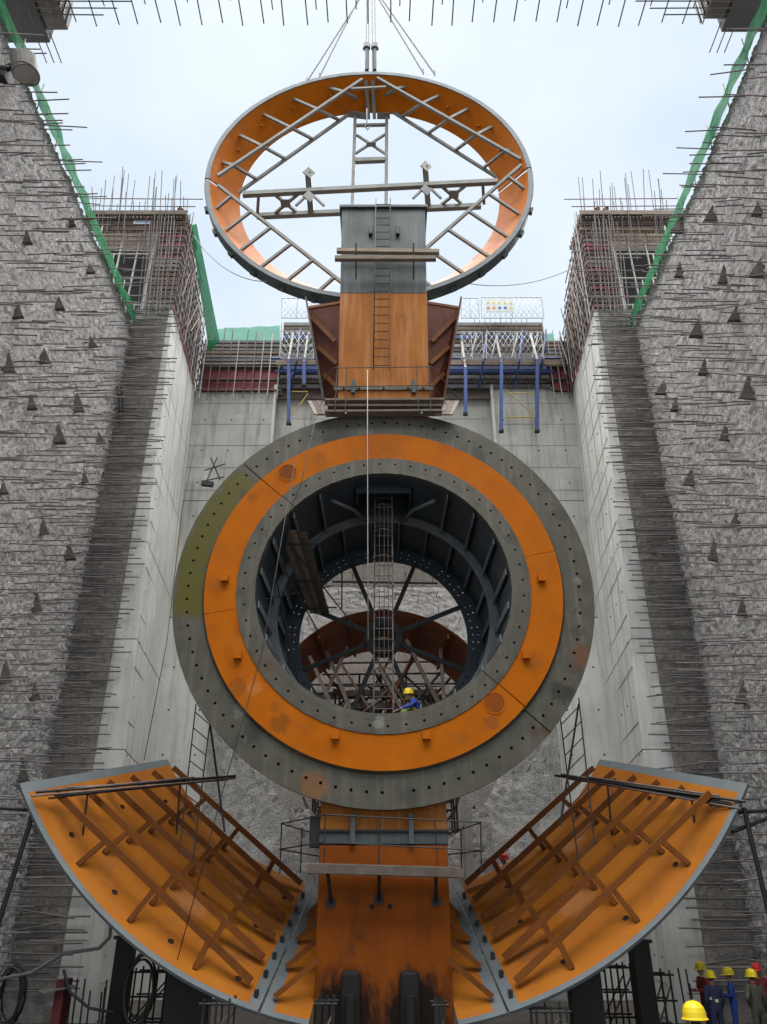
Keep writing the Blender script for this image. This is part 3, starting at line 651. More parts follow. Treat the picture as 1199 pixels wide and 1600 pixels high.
# sloping plank walkway inside the ring
pk = thing('plank_walkway', 'bundle of weathered planks sloping back through the left inside of the ring', 'planks', at(458, 830, 20.8))
a0, a1, b0, b1 = at(437, 829, 20.8), at(480, 829, 20.8), at(487, 960, 24.5), at(514, 956, 24.5)
for k in range(5):
    f0 = (k + .5) / 5
    bar('plank', pk, lerp(a0, a1, f0) + P(0, jit(.12), jit(.03)), lerp(b0, b1, f0) + P(0, jit(.15), 0), .16, .05, 'plank_dark' if k % 2 else 'plank', roll=0)
for k in (.12, .55, .9):
    tube('bearer', pk, lerp(a0, b0, k) + P(-.6, 0, -.1), lerp(a1, b1, k) + P(.35, 0, -.1), .028, 'black_steel')
tw = thing('tube_bracing', 'thin dark scaffold tubes bracing the plank walkway inside the ring', 'scaffold', at(430, 900, 21.5))
for (p, q) in (((400, 905), (450, 838)), ((440, 835), (560, 985)), ((452, 780), (438, 850)), ((400, 940), (520, 915)), ((535, 890), (535, 950)), ((440, 880), (505, 1000)), ((425, 870), (470, 1080))):
    tube('tube', tw, at(p[0], p[1], 21.3), at(q[0], q[1], 22.6), .022, 'black_steel')

# ------------------------------------------------------------------ upper access tower
YT = 20.5
ZJ = at(600, 458, YT).z; ZTT = at(600, 322, YT).z; ZB0 = AX + RR - .3
tt = thing('access_tower', 'tall rectangular steel shaft on top of the ring, orange below, grey above', 'steel tower', (0, YT, ZB0))
def tw_w(z): return 1.47 + .10 * (z - ZB0) / (ZTT - ZB0)
def tow(z0, z1, name, m_):
    m = MB(); w0, w1 = tw_w(z0), tw_w(z1); yb = YT + 2.6
    m.hexa([(-w0, YT, z0), (w0, YT, z0), (w0, yb, z0), (-w0, yb, z0)], [(-w1, YT, z1), (w1, YT, z1), (w1, yb, z1), (-w1, yb, z1)])
    m.build(name, m_, tt, bevel=.02)
tow(ZB0 - .6, ZJ - .004, 'lower_casing', 'orange_faded')
tow(ZJ, ZTT - .12, 'upper_casing', 'primer_grey')
m = MB(); m.box((-1.66, YT - .09, ZTT - .14), (1.66, YT + 2.7, ZTT)); m.build('cap_plate', 'bulb_dark', tt, bevel=.015)
lx0, lx1 = at(583, 450, YT).x, at(606, 450, YT).x
lad = MB(); lad.path([P(lx0 + .05, YT - .14, at(600, 582, YT).z), P(lx0 + .1, YT - .14, ZTT + .25)], .018, 6); rail = lad.build('ladder', 'black_steel', tt)
tube('ladder_rail', rail, (lx1 + .05, YT - .14, at(600, 582, YT).z), (lx1 + .12, YT - .14, ZTT + .25), .018, 'black_steel')
z = at(600, 575, YT).z
while z < ZTT + .2:
    o_ = .05 + .06 * (z - 17) / 9
    tube('rung', rail, (lx0 + o_, YT - .14, z), (lx1 + o_, YT - .14, z), .014, 'black_steel'); z += .36
for x, y in ((580, 363), (622, 363)):
    p = at(x, y, YT); m = MB(); m.box((p.x - .07, YT - .16, p.z - .24), (p.x + .07, YT + .02, p.z + .24)); m.build('lifting_lug', 'black_steel', tt, bevel=.04)
zj2 = at(600, 607, YT).z
m = MB(); m.box((-1.62, YT - .06, zj2 - .09), (1.62, YT + .05, zj2 + .03)); m.build('joint_band', 'steel_grey', tt)
for x in (-1.3, -.8, 0, .8, 1.3): bar('joint_bolt', tt, (x, YT - .05, zj2 - .04), (x, YT - .12, zj2 - .04), .035, .035, 'black_steel', 'disc')
for s in (-1, 1):
    p = at(600 + s * 47, 607, YT); box('bracket', tt, (p.x - .06, YT - .14, p.z - .25), (p.x + .06, YT - .02, p.z + .25), 'primer_grey')
# side wing plates
for s in (-1, 1):
    tp, bt = at(600 + s * 118, 481, 22), at(600 + s * 90, 640, 22); ti = at(600 + s * 62, 472, 21.6); bi = at(600 + s * 68, 650, 21.6)
    m = MB(); m.quad([ti, tp, bt, bi] if s < 0 else [bi, bt, tp, ti]); w_ = m.build('wing_plate', 'wing_brown', tt, solid=.05)
    bar('wing_edge', tt, tp + P(s * .03, -.3, 0), bt + P(s * .03, -.3, 0), .06, .6, 'black_steel' if s < 0 else 'wing_brown')
    bar('wing_edge', tt, ti, tp, .05, .12, 'rust_beam')
    for (u0, v0, u1, v1) in ((.95, .12, .25, .38), (.9, .42, .2, .58), (.85, .68, .2, .78)):
        q = lambda u, v: lerp(lerp(ti, tp, u), lerp(bi, bt, u), v) + P(0, -.12, 0)
        bar('wing_stiffener', tt, q(u0, v0), q(u1, v1), .05, .14, 'rust_beam')
# plank shelf on the grey part
sh_ = thing('plank_shelf', 'two wide planks tied across the grey top of the tower', 'planks', at(606, 400, YT - .4))
for (x0, y0, x1, y1, yy) in ((527, 392, 687, 394, 20.2), (524, 404, 682, 404, 19.95)):
    bar('plank', sh_, at(x0, y0, yy), at(x1, y1, yy), .16, .16, 'plank')
for x in (557, 647): tube('hanger', sh_, at(x, 380, 19.8), at(x, 436, 20.3), .03, 'black_steel')
# platform at the tower foot
pf = thing('plank_platform', 'plank platform with fanned boards at the foot of the tower, on the ring top', 'platform', at(600, 640, 19.8))
for k in range(3):
    y = 628 + k * 9
    bar('plank', pf, at(510 + jit(3), y, 19.9 - .05 * k), at(692 + jit(3), y - jit(1.5), 19.9 - .05 * k), .3, .07, 'plank' if k != 1 else 'plank_dark')
for s in (-1, 1):
    for k in range(4):
        x = 600 + s * (92 + k * 7)
        bar('plank', pf, at(x - s * 8, 648, 19.7), at(x + s * 2, 627, 21.2), .14, .05, 'plank' if k % 2 else 'plank_dark')
for x in (541, 660): tube('bearer', pf, at(x, 648, 19.5), at(x, 625, 20.6), .035, 'black_steel')
gr = thing('guard_rail', 'thin steel guard rail round the platform at the foot of the tower', 'railing', at(600, 620, 19.6))
for y in (573, 602): tube('rail', gr, at(522, y + 2, 19.6), at(676, y, 19.6), .014, 'black_steel')
for x0, x1 in ((540, 543), (655, 652), (524, 528), (674, 672)): tube('post', gr, at(x0, 645, 19.6), at(x1, 572, 19.6), .016, 'black_steel')
for s in (-1, 1):
    tube('side_rail', gr, at(600 + s * 77, 574, 19.6), at(600 + s * 118, 625, 21.3), .014, 'black_steel')
    tube('side_rail', gr, at(600 + s * 77, 603, 19.6), at(600 + s * 105, 640, 21.0), .014, 'black_steel')

# ------------------------------------------------------------------ lower column
lc = thing('lower_column', 'wide orange box column under the ring with a grey joint band and black feet', 'steel column', (0, 20.4, 0))
YL = 20.35
def colz(py): return at(600, py, YL).z
zj = colz(1300)
def lcb(name, z0, z1, m_, dx=0, dy=0):
    m = MB(); w0 = 1.56 + dx; yb = 23.0
    m.hexa([(-w0, YL - dy, z0), (w0, YL - dy, z0), (w0, yb, z0), (-w0, yb, z0)], [(-w0, YL - dy, z1), (w0, YL - dy, z1), (w0, yb, z1), (-w0, yb, z1)])
    return m.build(name, m_, lc, bevel=.02)
lcb('upper_casing', zj + .02, AX - RR * .86, 'orange_faded')
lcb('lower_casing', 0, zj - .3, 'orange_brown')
lcb('joint_band', zj - .28, zj, 'primer_grey', .02, .015)
bar('joint_strip', lc, (-1.6, YL - .05, zj + .03), (1.6, YL - .05, zj + .03), .06, .05, 'black_steel')
for x in (552, 643): 
    p = at(x, 1295, YL); box('bracket', lc, (p.x - .06, YL - .14, p.z - .35), (p.x + .06, YL - .01, p.z + .35), 'primer_grey')
for s in (-1, 1):
    p = at(600 - 8 + s * 98, 1298, YL); box('end_block', lc, (p.x - .16, YL + .1, p.z - .35), (p.x + .16, YL + .6, p.z + .35), 'black_steel')
for x in (582, 610): bar('bolt', lc, at(x, 1416, YL) + P(0, .02, 0), at(x, 1416, YL) + P(0, -.03, 0), .055, .055, 'hole_dark', 'disc')
for x in (549, 641):
    p = at(x, 1545, YL)
    m = MB(); m.box((p.x - .22, YL - .2, p.z - .9), (p.x + .22, YL - .02, p.z + .36)); m.build('jack_housing', 'hole_dark', lc, bevel=.08)
    bar('jack_ram', lc, (p.x, YL - .34, 0.0), (p.x, YL - .34, p.z - .1), .13, .13, 'hole_dark', 'disc')
box('base_plate', lc, (-1.9, YL - .5, 0), (1.9, 23.2, .14), 'black_steel')
for x, y in ((518, 1410), (593, 1405), (682, 1408)):
    tube('bracket_leg', lc, at(x, y, YL - .05), at(x - 5 if x < 550 else x, 1366, YL - .75), .045, 'black_steel')
    p = at(x, y, YL); bar('bracket_foot', lc, p + P(0, .02, 0), p + P(0, -.04, 0), .12, .12, 'black_steel', 'disc')
lp = thing('plank_platform', 'long plank platform across the front of the lower orange column', 'platform', at(600, 1360, 19.6))
for k in range(4):
    yy = 19.5 + k * .21
    za = at(477, 1352, 19.5).z
    a_, b_ = at(477, 1357, 19.5), at(720, 1364, 19.5)
    bar('plank', lp, P(a_.x + jit(.06), yy, a_.z), P(b_.x + jit(.08), yy, b_.z), .06 if k else .2, .19, 'plank_dark')
for k in range(2): bar('plank', lp, at(476, 1350 + 5 * k, 19.45), at(719, 1357 + 5 * k, 19.45), .05, .055, 'plank')
lr = thing('guard_rail', 'dark rebar railing around the lower plank platform', 'railing', at(600, 1330, 19.5))
rails = [((440, 1287), (510, 1273), 21.2, 19.5), ((510, 1273), (753, 1285), 19.5, 19.5), ((437, 1327), (508, 1316), 21.2, 19.5), ((508, 1316), (758, 1329), 19.5, 19.5), ((440, 1287), (495, 1303), 21.2, 22.5), ((437, 1327), (500, 1338), 21.2, 22.5), ((753, 1285), (700, 1303), 19.5, 22), ((758, 1329), (700, 1335), 19.5, 22)]
for a_, b_, y0, y1 in rails: tube('rail', lr, at(*a_, y0), at(*b_, y1), .016, 'black_steel')
for x0, y0, x1, y1, yy in ((441, 1285, 438, 1365, 21.2), (473, 1293, 470, 1365, 21.8), (509, 1272, 507, 1355, 19.5), (595, 1276, 592, 1358, 19.5), (680, 1280, 685, 1360, 19.5), (752, 1283, 753, 1362, 20), (721, 1295, 722, 1362, 21)):
    tube('post', lr, at(x0, y0, yy), at(x1, y1, yy), .016, 'black_steel')

# ------------------------------------------------------------------ lower cone segments
CY0, CY1, CR0, CR1 = 19.75, 24.5, 10.35, 7.66
def cone(a, f, dr=0.0): return P((CR0 + (CR1 - CR0) * f - dr) * math.cos(a), CY0 + (CY1 - CY0) * f, AX + (CR0 + (CR1 - CR0) * f - dr) * math.sin(a))
def cone_seg(a0, a1, label, beams=True):
    mid = cone((a0 + a1) / 2, .5)
    t = thing('cone_segment', label, 'steel cone', mid, 'orange cone segments of the lower ring')
    rim = .026
    us = [a0, a0 + rim] + lin(a0 + rim, a1 - rim, 25 if beams else 5)[1:-1] + [a1 - rim, a1]
    vs_ = [0, .03] + lin(.03, .985, 14)[1:]
    nu, nv = len(us) - 1, len(vs_) - 1
    holes = {}
    for i in ((3, 9, 15, 21) if beams else ()):
        for j in (2, 7, 11):
            holes[min(nu - 2, i + (j % 3)), j] = (.0085, .016)
    m = MB()
    mf = lambda i, j: 1 if (i == 0 and (beams or a1 < R(270))) or (i == nu - 1 and (beams or a0 > R(270))) or j == 0 else 0
    m.grid(cone, us, vs_, holes=holes, mfn=mf)
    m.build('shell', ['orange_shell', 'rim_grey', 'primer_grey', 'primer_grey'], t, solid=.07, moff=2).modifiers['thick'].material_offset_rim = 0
    for (i, j) in holes:
        am, fm = (us[i] + us[i + 1]) / 2, (vs_[j] + vs_[j + 1]) / 2
        c = cone(am, fm); n_ = P(math.cos(am), .57, math.sin(am)).normalized()
        bar('hole_shade_disc', t, c + n_ * .03, c + n_ * .12, .13, .13, 'hole_dark', 'disc')  # black disc gives each hole its inside shade as colour
    if beams:
        b0, b1 = (a0 + R(3.2), a1 - R(2.2)) if a0 < R(240) else (a0 + R(2.2), a1 - R(3.2))
        for k in range(6):
            f = .10 + .162 * k
            p, q = cone(b0, f, .30), cone(b1, f, .18)
            if a0 > R(240): p, q = cone(b0, f, .18), cone(b1, f, .30)
            bar('brace_beam', t, p, q, .15, .15, 'rust_beam')
            for st in (.27, .53, .8):
                s2 = st if a0 < R(240) else 1 - st
                c = lerp(p, q, s2); rad = P(c.x, 0, c.z - AX); aa = math.atan2(rad.z, rad.x)
                e = cone(aa, max(0.02, f - .02)); 
                if (k + int(st * 10)) % 4 != 9: bar('brace_post', t, c, e, .12, .12, 'rust_beam')
    else:
        for s in ((-1,) if a1 < R(270) else (1,)):
            for k in range(4):
                f = .08 + .2 * k
                bar('brace_beam', t, cone(R(270) + s * R(14), f, .10), cone(R(270) + s * R(9.2), f, 1.0), .12, .12, 'rust_beam')
    for k in range(7):     # bolted splice plates along the joints
        for ae in ((a1,) if a0 < R(240) else ((a0,) if a0 > R(285.1) else ())):
            f = .08 + .13 * k; p = cone(ae + (R(-1) if ae == a1 else R(1)), f, .06)
            bar('splice_clamp', t, p + P(0, -.08, .0), p + P(0, .08, .02), .09, .11, 'black_steel')
    return t
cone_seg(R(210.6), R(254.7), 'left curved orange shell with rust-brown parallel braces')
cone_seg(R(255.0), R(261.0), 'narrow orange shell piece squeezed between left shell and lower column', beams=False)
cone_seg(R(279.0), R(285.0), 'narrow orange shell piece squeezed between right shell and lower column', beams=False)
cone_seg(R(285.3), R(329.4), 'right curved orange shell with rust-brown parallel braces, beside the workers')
# supports under the cone
for (x0, x1, y, yy, lab) in ((262, 336, 1488, 21.2, 'wide black steel column under the left orange shell'), (180, 212, 1462, 22.5, 'slim black steel column under the outer end of the left shell'),
                        (886, 942, 1512, 21.2, 'wide black steel column under the right orange shell'), (984, 1018, 1468, 22.3, 'slim black steel column under the outer end of the right shell')):
    a_, b_ = at(x0, y, yy), at(x1, y, yy)
    t = thing('support_column', lab, 'steel column', ((a_.x + b_.x) / 2, yy, 0), 'black columns carrying the orange shells')
    w = abs(b_.x - a_.x); x = (a_.x + b_.x) / 2
    # stay below the shell
    top = min(a_.z, AX - math.sqrt(max(1, (CR0 - (CR0 - CR1) * (yy - CY0) / (CY1 - CY0)) ** 2 - min(abs(a_.x), abs(b_.x)) ** 2)) - .12)
    top = max(top, .6)
    box('shaft', t, (x - w / 2 + .06, yy, 0), (x + w / 2 - .06, yy + .5, top - .08), 'black_steel')
    box('head_plate', t, (x - w / 2, yy - .08, top - .08), (x + w / 2, yy + .58, top), 'black_steel')
    box('foot_plate', t, (x - w / 2 - .1, yy - .15, 0.02), (x + w / 2 + .1, yy + .65, .07), 'black_steel')

# pipe bundles across the shells
for (pts, lab) in ((((48, 1242, 19.7), (120, 1235, 20.0), (210, 1228, 20.6), (300, 1222, 21.6), (368, 1214, 23.0)), 'bundle of dark pipes and bars laid over the top of the left shell'),
                   (((1163, 1257, 19.7), (1100, 1248, 20.0), (1020, 1234, 20.6), (940, 1222, 21.6), (873, 1212, 23.0)), 'bundle of dark pipes and bars laid over the top of the right shell')):
    t = thing('pipe_bundle', lab, 'pipes', at(*pts[2]), 'pipe bundles on the shells')
    A, B = at(*pts[0]), at(*pts[-1])
    for k in range(7):
        o1, o2 = P(jit(.1), jit(.1), jit(.12)), P(jit(.12), jit(.15), jit(.10))
        f0, f1 = random.uniform(0, .18), random.uniform(.72, 1.0)
        if k < 2: f0, f1 = 0, 1
        tube('pipe', t, lerp(A, B, f0) + o1, lerp(A, B, f1) + o2, .035 if k % 2 else .025, 'black_steel' if k % 3 else 'tube_steel')
    for k in (.25, .7):
        c = lerp(A, B, k); tube('hanger', t, c, c + P(0, .2, -1.3), .028, 'black_steel')

# rebar ladders beside the shells
for (tl, tr, bl, br, yy0, yy1, lab) in (((307, 1100), (330, 1120), (281, 1332), (302, 1345), 21.0, 20.6, 'thin rebar ladder rising from the left shell past the ring'),
                                 ((876, 1120), (905, 1090), (904, 1345), (930, 1320), 21.0, 20.6, 'thin rebar ladder rising from the right shell past the ring')):
    t = thing('rebar_ladder', lab, 'ladder', at(*bl, yy1), 'rebar ladders at the shells')
    A, B, C_, D = at(*tl, yy0), at(*tr, yy0), at(*bl, yy1), at(*br, yy1)
    tube('rail', t, A, C_, .018, 'black_steel'); tube('rail', t, B, D, .018, 'black_steel')
    for k in range(9): f = .06 + k * .115; tube('rung', t, lerp(A, C_, f), lerp(B, D, f), .014, 'black_steel')
for (a_, b_, lab) in (((328, 1125), (352, 1300), 'dark slanting tube beside the left rebar ladder'), ((905, 1100), (876, 1290), 'dark slanting tube beside the right rebar ladder')):
    tag(tube('scaffold_tube', None, at(*a_, 21.5), at(*b_, 21.0), .028, 'black_steel'), lab, 'tube')
# inclined props at the frame edges
for (segs, lab) in (((((52, 1272), (-10, 1470)), ((-20, 1260), (70, 1268)), ((45, 1292), (60, 1240))), 'dark tube prop leaning against the outer end of the left shell'),
                    ((((1163, 1262), (1205, 1440)), ((1145, 1300), (1215, 1272)), ((1150, 1270), (1215, 1265))), 'dark tube prop leaning against the outer end of the right shell')):
    t = thing('tube_prop', lab, 'prop', at(*segs[0][1], 20.2), 'tube props beside the shells')
    for k, (a_, b_) in enumerate(segs): tube('tube', t, at(*a_, 19.9), at(*b_, 20.0 + .3 * k), .06 if k == 0 else .045, 'black_steel')

# ------------------------------------------------------------------ hanging ring
HY, HR = 24.0, 7.44
hc = at(577.5, 270, HY); HZ = HY * 1.238 + H; HX = hc.x
hr = thing('hanging_ring', 'large orange-lined grey ring hanging from crane ropes against the sky, braced inside', 'steel ring', (HX, HY, HZ))
def hp(r, a, y): return P(HX + r * math.cos(a), y, HZ + r * math.sin(a))
ROLL = R(2.8)
for k in range(2):
    a0, a1 = ROLL + k * math.pi + .011, ROLL + (k + 1) * math.pi - .011
    us = lin(a0, a1, 73)
    m = MB(); m.grid(lambda a, f: hp(HR - .19 - 1.17 * f, a, HY + .04 + 1.25 * f), us, lin(0, 1, 5)); m.build('cone_shell', ['orange', 'primer_grey'], hr, solid=.06, moff=1)
    m = MB(); m.grid(lambda a, r: hp(r, a, HY), us, [HR - .21, HR], smooth=False); m.build('front_flange', 'rim_grey', hr, solid=.06, flip=True)
    m = MB(); m.grid(lambda a, f: hp(HR - .02, a, HY + .06 + .55 * f), us, [0, 1]); m.build('outer_band', 'primer_grey', hr, solid=.05)
for k in range(14):
    a = R(195 + k * 11.5)
    bar('edge_lug', hr, hp(HR - .05, a, HY + .35), hp(HR + .16, a, HY + .35), .2, .3, 'primer_grey')
for k in range(9):
    a = R(20 + k * 17.5); p = hp(HR - .75, a, HY + .55); q = hp(HR - .95, a, HY + .5)
    bar('weld_stud', hr, p, q, .07, .07, 'orange', 'disc')
YF, YBk = HY + .1, HY + 1.25
def tr(name, p, q, y0, y1, w=.13): return bar(name, hr, at(p[0], p[1], y0), at(q[0], q[1], y1), w, w, 'truss_grey')
# upper diagonal frames: chords in the front and rear planes, rungs between and out to the shell
for (f0, f1, r0, r1) in (((567, 124), (341, 275), (572, 160), (372, 302)), ((590, 122), (814, 249), (588, 158), (785, 282))):
    tr('chord', f0, f1, YF, YF); tr('chord', r0, r1, YBk, YBk)
    for k in range(5):
        f = .14 + k * .19
        a_ = (f0[0] + (f1[0] - f0[0]) * f, f0[1] + (f1[1] - f0[1]) * f)
        s = 1 if f1[0] > f0[0] else -1
        b_ = (a_[0] - s * -10 * 0, a_[1])
        c1 = lerp(at(*f0, YF), at(*f1, YF), f); c2 = lerp(at(*r0, YBk), at(*r1, YBk), max(.0, min(1, 1.13 * f - .16)))
        bar('frame_rung', hr, c1, c2, .12, .12, 'truss_grey')
        # outward stub to the shell
        rad = P(c1.x - HX, 0, c1.z - HZ).normalized()
        nrm = P(-(at(*f1, YF) - at(*f0, YF)).z, 0, (at(*f1, YF) - at(*f0, YF)).x).normalized()
        if nrm.z < 0: nrm = -nrm
        # distance to the circle along the normal
        cx, cz = c1.x - HX, c1.z - HZ; bq = cx * nrm.x + cz * nrm.z; disc = bq * bq - (cx * cx + cz * cz) + (HR - .5) ** 2
        if disc > 0:
            tq = -bq + math.sqrt(disc)
            if tq > .3: bar('frame_stub', hr, c1, c1 + nrm * tq + P(0, .25, 0), .12, .12, 'truss_grey')
for (f0, f1, r0, r1) in (((342, 290), (566, 466), (380, 325), (560, 480)), ((815, 258), (590, 455), (785, 292), (600, 470))):
    tr('chord', f0, f1, YF, YF); 
    A0, A1 = at(*f0, YF), at(*f1, YF)
    for k in range(6):
        f = .1 + k * .145; c1 = lerp(A0, A1, f)
        nrm = P(-(A1 - A0).z, 0, (A1 - A0).x).normalized()
        if nrm.z > 0: nrm = -nrm
        cx, cz = c1.x - HX, c1.z - HZ; bq = cx * nrm.x + cz * nrm.z; disc = bq * bq - (cx * cx + cz * cz) + (HR - .35) ** 2
        if disc > 0:
            tq = -bq + math.sqrt(disc)
            if tq > .2: bar('frame_stub', hr, c1, c1 + nrm * tq + P(0, .15, 0), .12, .12, 'truss_grey')
tr('post', (573, 126), (577, 186), YF, YBk, .17); tr('post', (583, 126), (586, 186), YF, YBk, .17)
tr('tie', (549, 139), (604, 136), YF, YF, .1)
# vertical ladder frame in the middle
for x0, x1 in ((556, 551), (605, 604)): tr('upright', (x0, 182), (x1, 330), YBk, YBk, .16)
for y in (196, 249): tr('cross_member', (556, y), (605, y - 1), YBk, YBk, .13)
tr('cross_member', (554, 252), (605, 250), YBk, YBk, .2)
for (a_, b_) in (((558, 211), (604, 241)), ((604, 209), (556, 240))): tr('diagonal', a_, b_, YBk, YBk, .1)
bar('gusset', hr, at(573, 226, YBk - .1), at(588, 225, YBk - .1), .25, .04, 'truss_grey')
# horizontal truss
tr('truss_chord', (380, 304), (778, 284), YF, YF, .22); tr('truss_chord', (402, 338), (752, 322), YBk, YBk, .22)
for (x0, y0, x1, y1) in ((405, 304, 403, 336), (755, 287, 757, 318)): tr('truss_post', (x0, y0), (x1, y1), YF, YBk, .14)
for (a_, b_) in (((430, 304), (465, 332)), ((468, 302), (428, 335)), ((692, 292), (722, 318)), ((728, 290), (690, 320))): tr('diagonal', a_, b_, YF, YBk, .12)
for cx, cy in ((447, 318), (710, 304)): p = at(cx, cy, HY + .5); bar('gusset', hr, p - P(.22, 0, 0), p + P(.22, 0, 0), .42, .05, 'truss_grey')
for (x, y0, y1) in ((485, 268, 335), (668, 258, 322)):
    tr('plate_post', (x - 3, y0), (x + 2, y1), YF - .3, YBk, .26)
    for yy in (y0, y0 + 37):
        p = at(x - 2, yy, YF - .4); bar('end_plate', hr, p + P(-.10, .0, -.24), p + P(.12, .12, .24), .05, .40, 'truss_grey')
    for s in (-1, 1): tr('diagonal', (x + s * 5, (y0 + y1) / 2 + 4), (x + s * 22, (y0 + y1) / 2 + 20 - 10 * 0), YF, YF, .09)
bar('gusset', hr, at(545, 178, YBk - .05), at(575, 182, YBk - .05), .35, .04, 'truss_grey'); bar('gusset', hr, at(590, 181, YBk - .05), at(610, 181, YBk - .05), .35, .04, 'truss_grey')
# rope slings, hooks
top = at(578, -14, HY + .5)
for (pts, lab, n_) in ((((480, 128), (500, 120)), 'pair of steel rope slings running down to the left top of the hanging ring', 2), (((662, 114), (680, 116)), 'pair of steel rope slings running down to the right top of the hanging ring', 2)):
    t = thing('rope_sling', lab, 'rope', at(*pts[0], HY + .5), 'slings of the hanging ring')
    for k, p in enumerate(pts): tube('rope', t, at(p[0], p[1], HY + .5), top + P((-1 if p[0] < 577 else 1) * (.25 + .12 * k), 0, 0), .045, 'cable')
    for p in pts: 
        q = at(p[0], p[1], HY + .5); bar('shackle', t, q + P(0, 0, -.1), q + P(0, 0, .3), .08, .05, 'cable')
t = thing('chain_hoist', 'vertical chain hoist in the middle above the hanging ring', 'hoist', at(580, 115, HY + .5))
for x in (573, 577, 583, 588):
    tube('rope', t, at(x, 112, HY + .5), at(579 + (x - 580) * .8, -60, HY + .5), .03, 'cable')
for x in (573.5, 586.5):
    bar('hoist_body', t, at(x, 76, HY + .5), at(x, 70, HY + .5), .2, .16, 'cable', 'disc'); bar('turnbuckle', t, at(x, 110, HY + .5), at(x, 77, HY + .5), .10, .10, 'primer_grey', 'tube')
t = thing('crane_hook', 'small dark hook on a rope below the top post of the hanging ring', 'hook', at(575, 190, YF))
m = MB(); m.path([at(574, 170, YF), at(574, 190, YF), at(571, 198, YF), at(575, 203, YF), at(579, 198, YF)], .035, 6); m.build('hook_body', 'cable', t)
# tag lines
for (a_, b_, sag, lab) in (((303, 368, 26), (418, 440, 24), 8, 'thin tag line sagging from the left formwork to the hanging ring'), ((912, 410, 27), (715, 440, 24.5), 8, 'thin tag line sagging from the right formwork to the hanging ring')):
    A, B = at(*a_), at(*b_)
    m = MB(); m.path([lerp(A, B, f) + P(0, 0, -1.2 * 4 * f * (1 - f) * .6) for f in lin(0, 1, 15)], .018, 5)
    tag(m.build('tag_line', 'cable'), lab, 'rope')

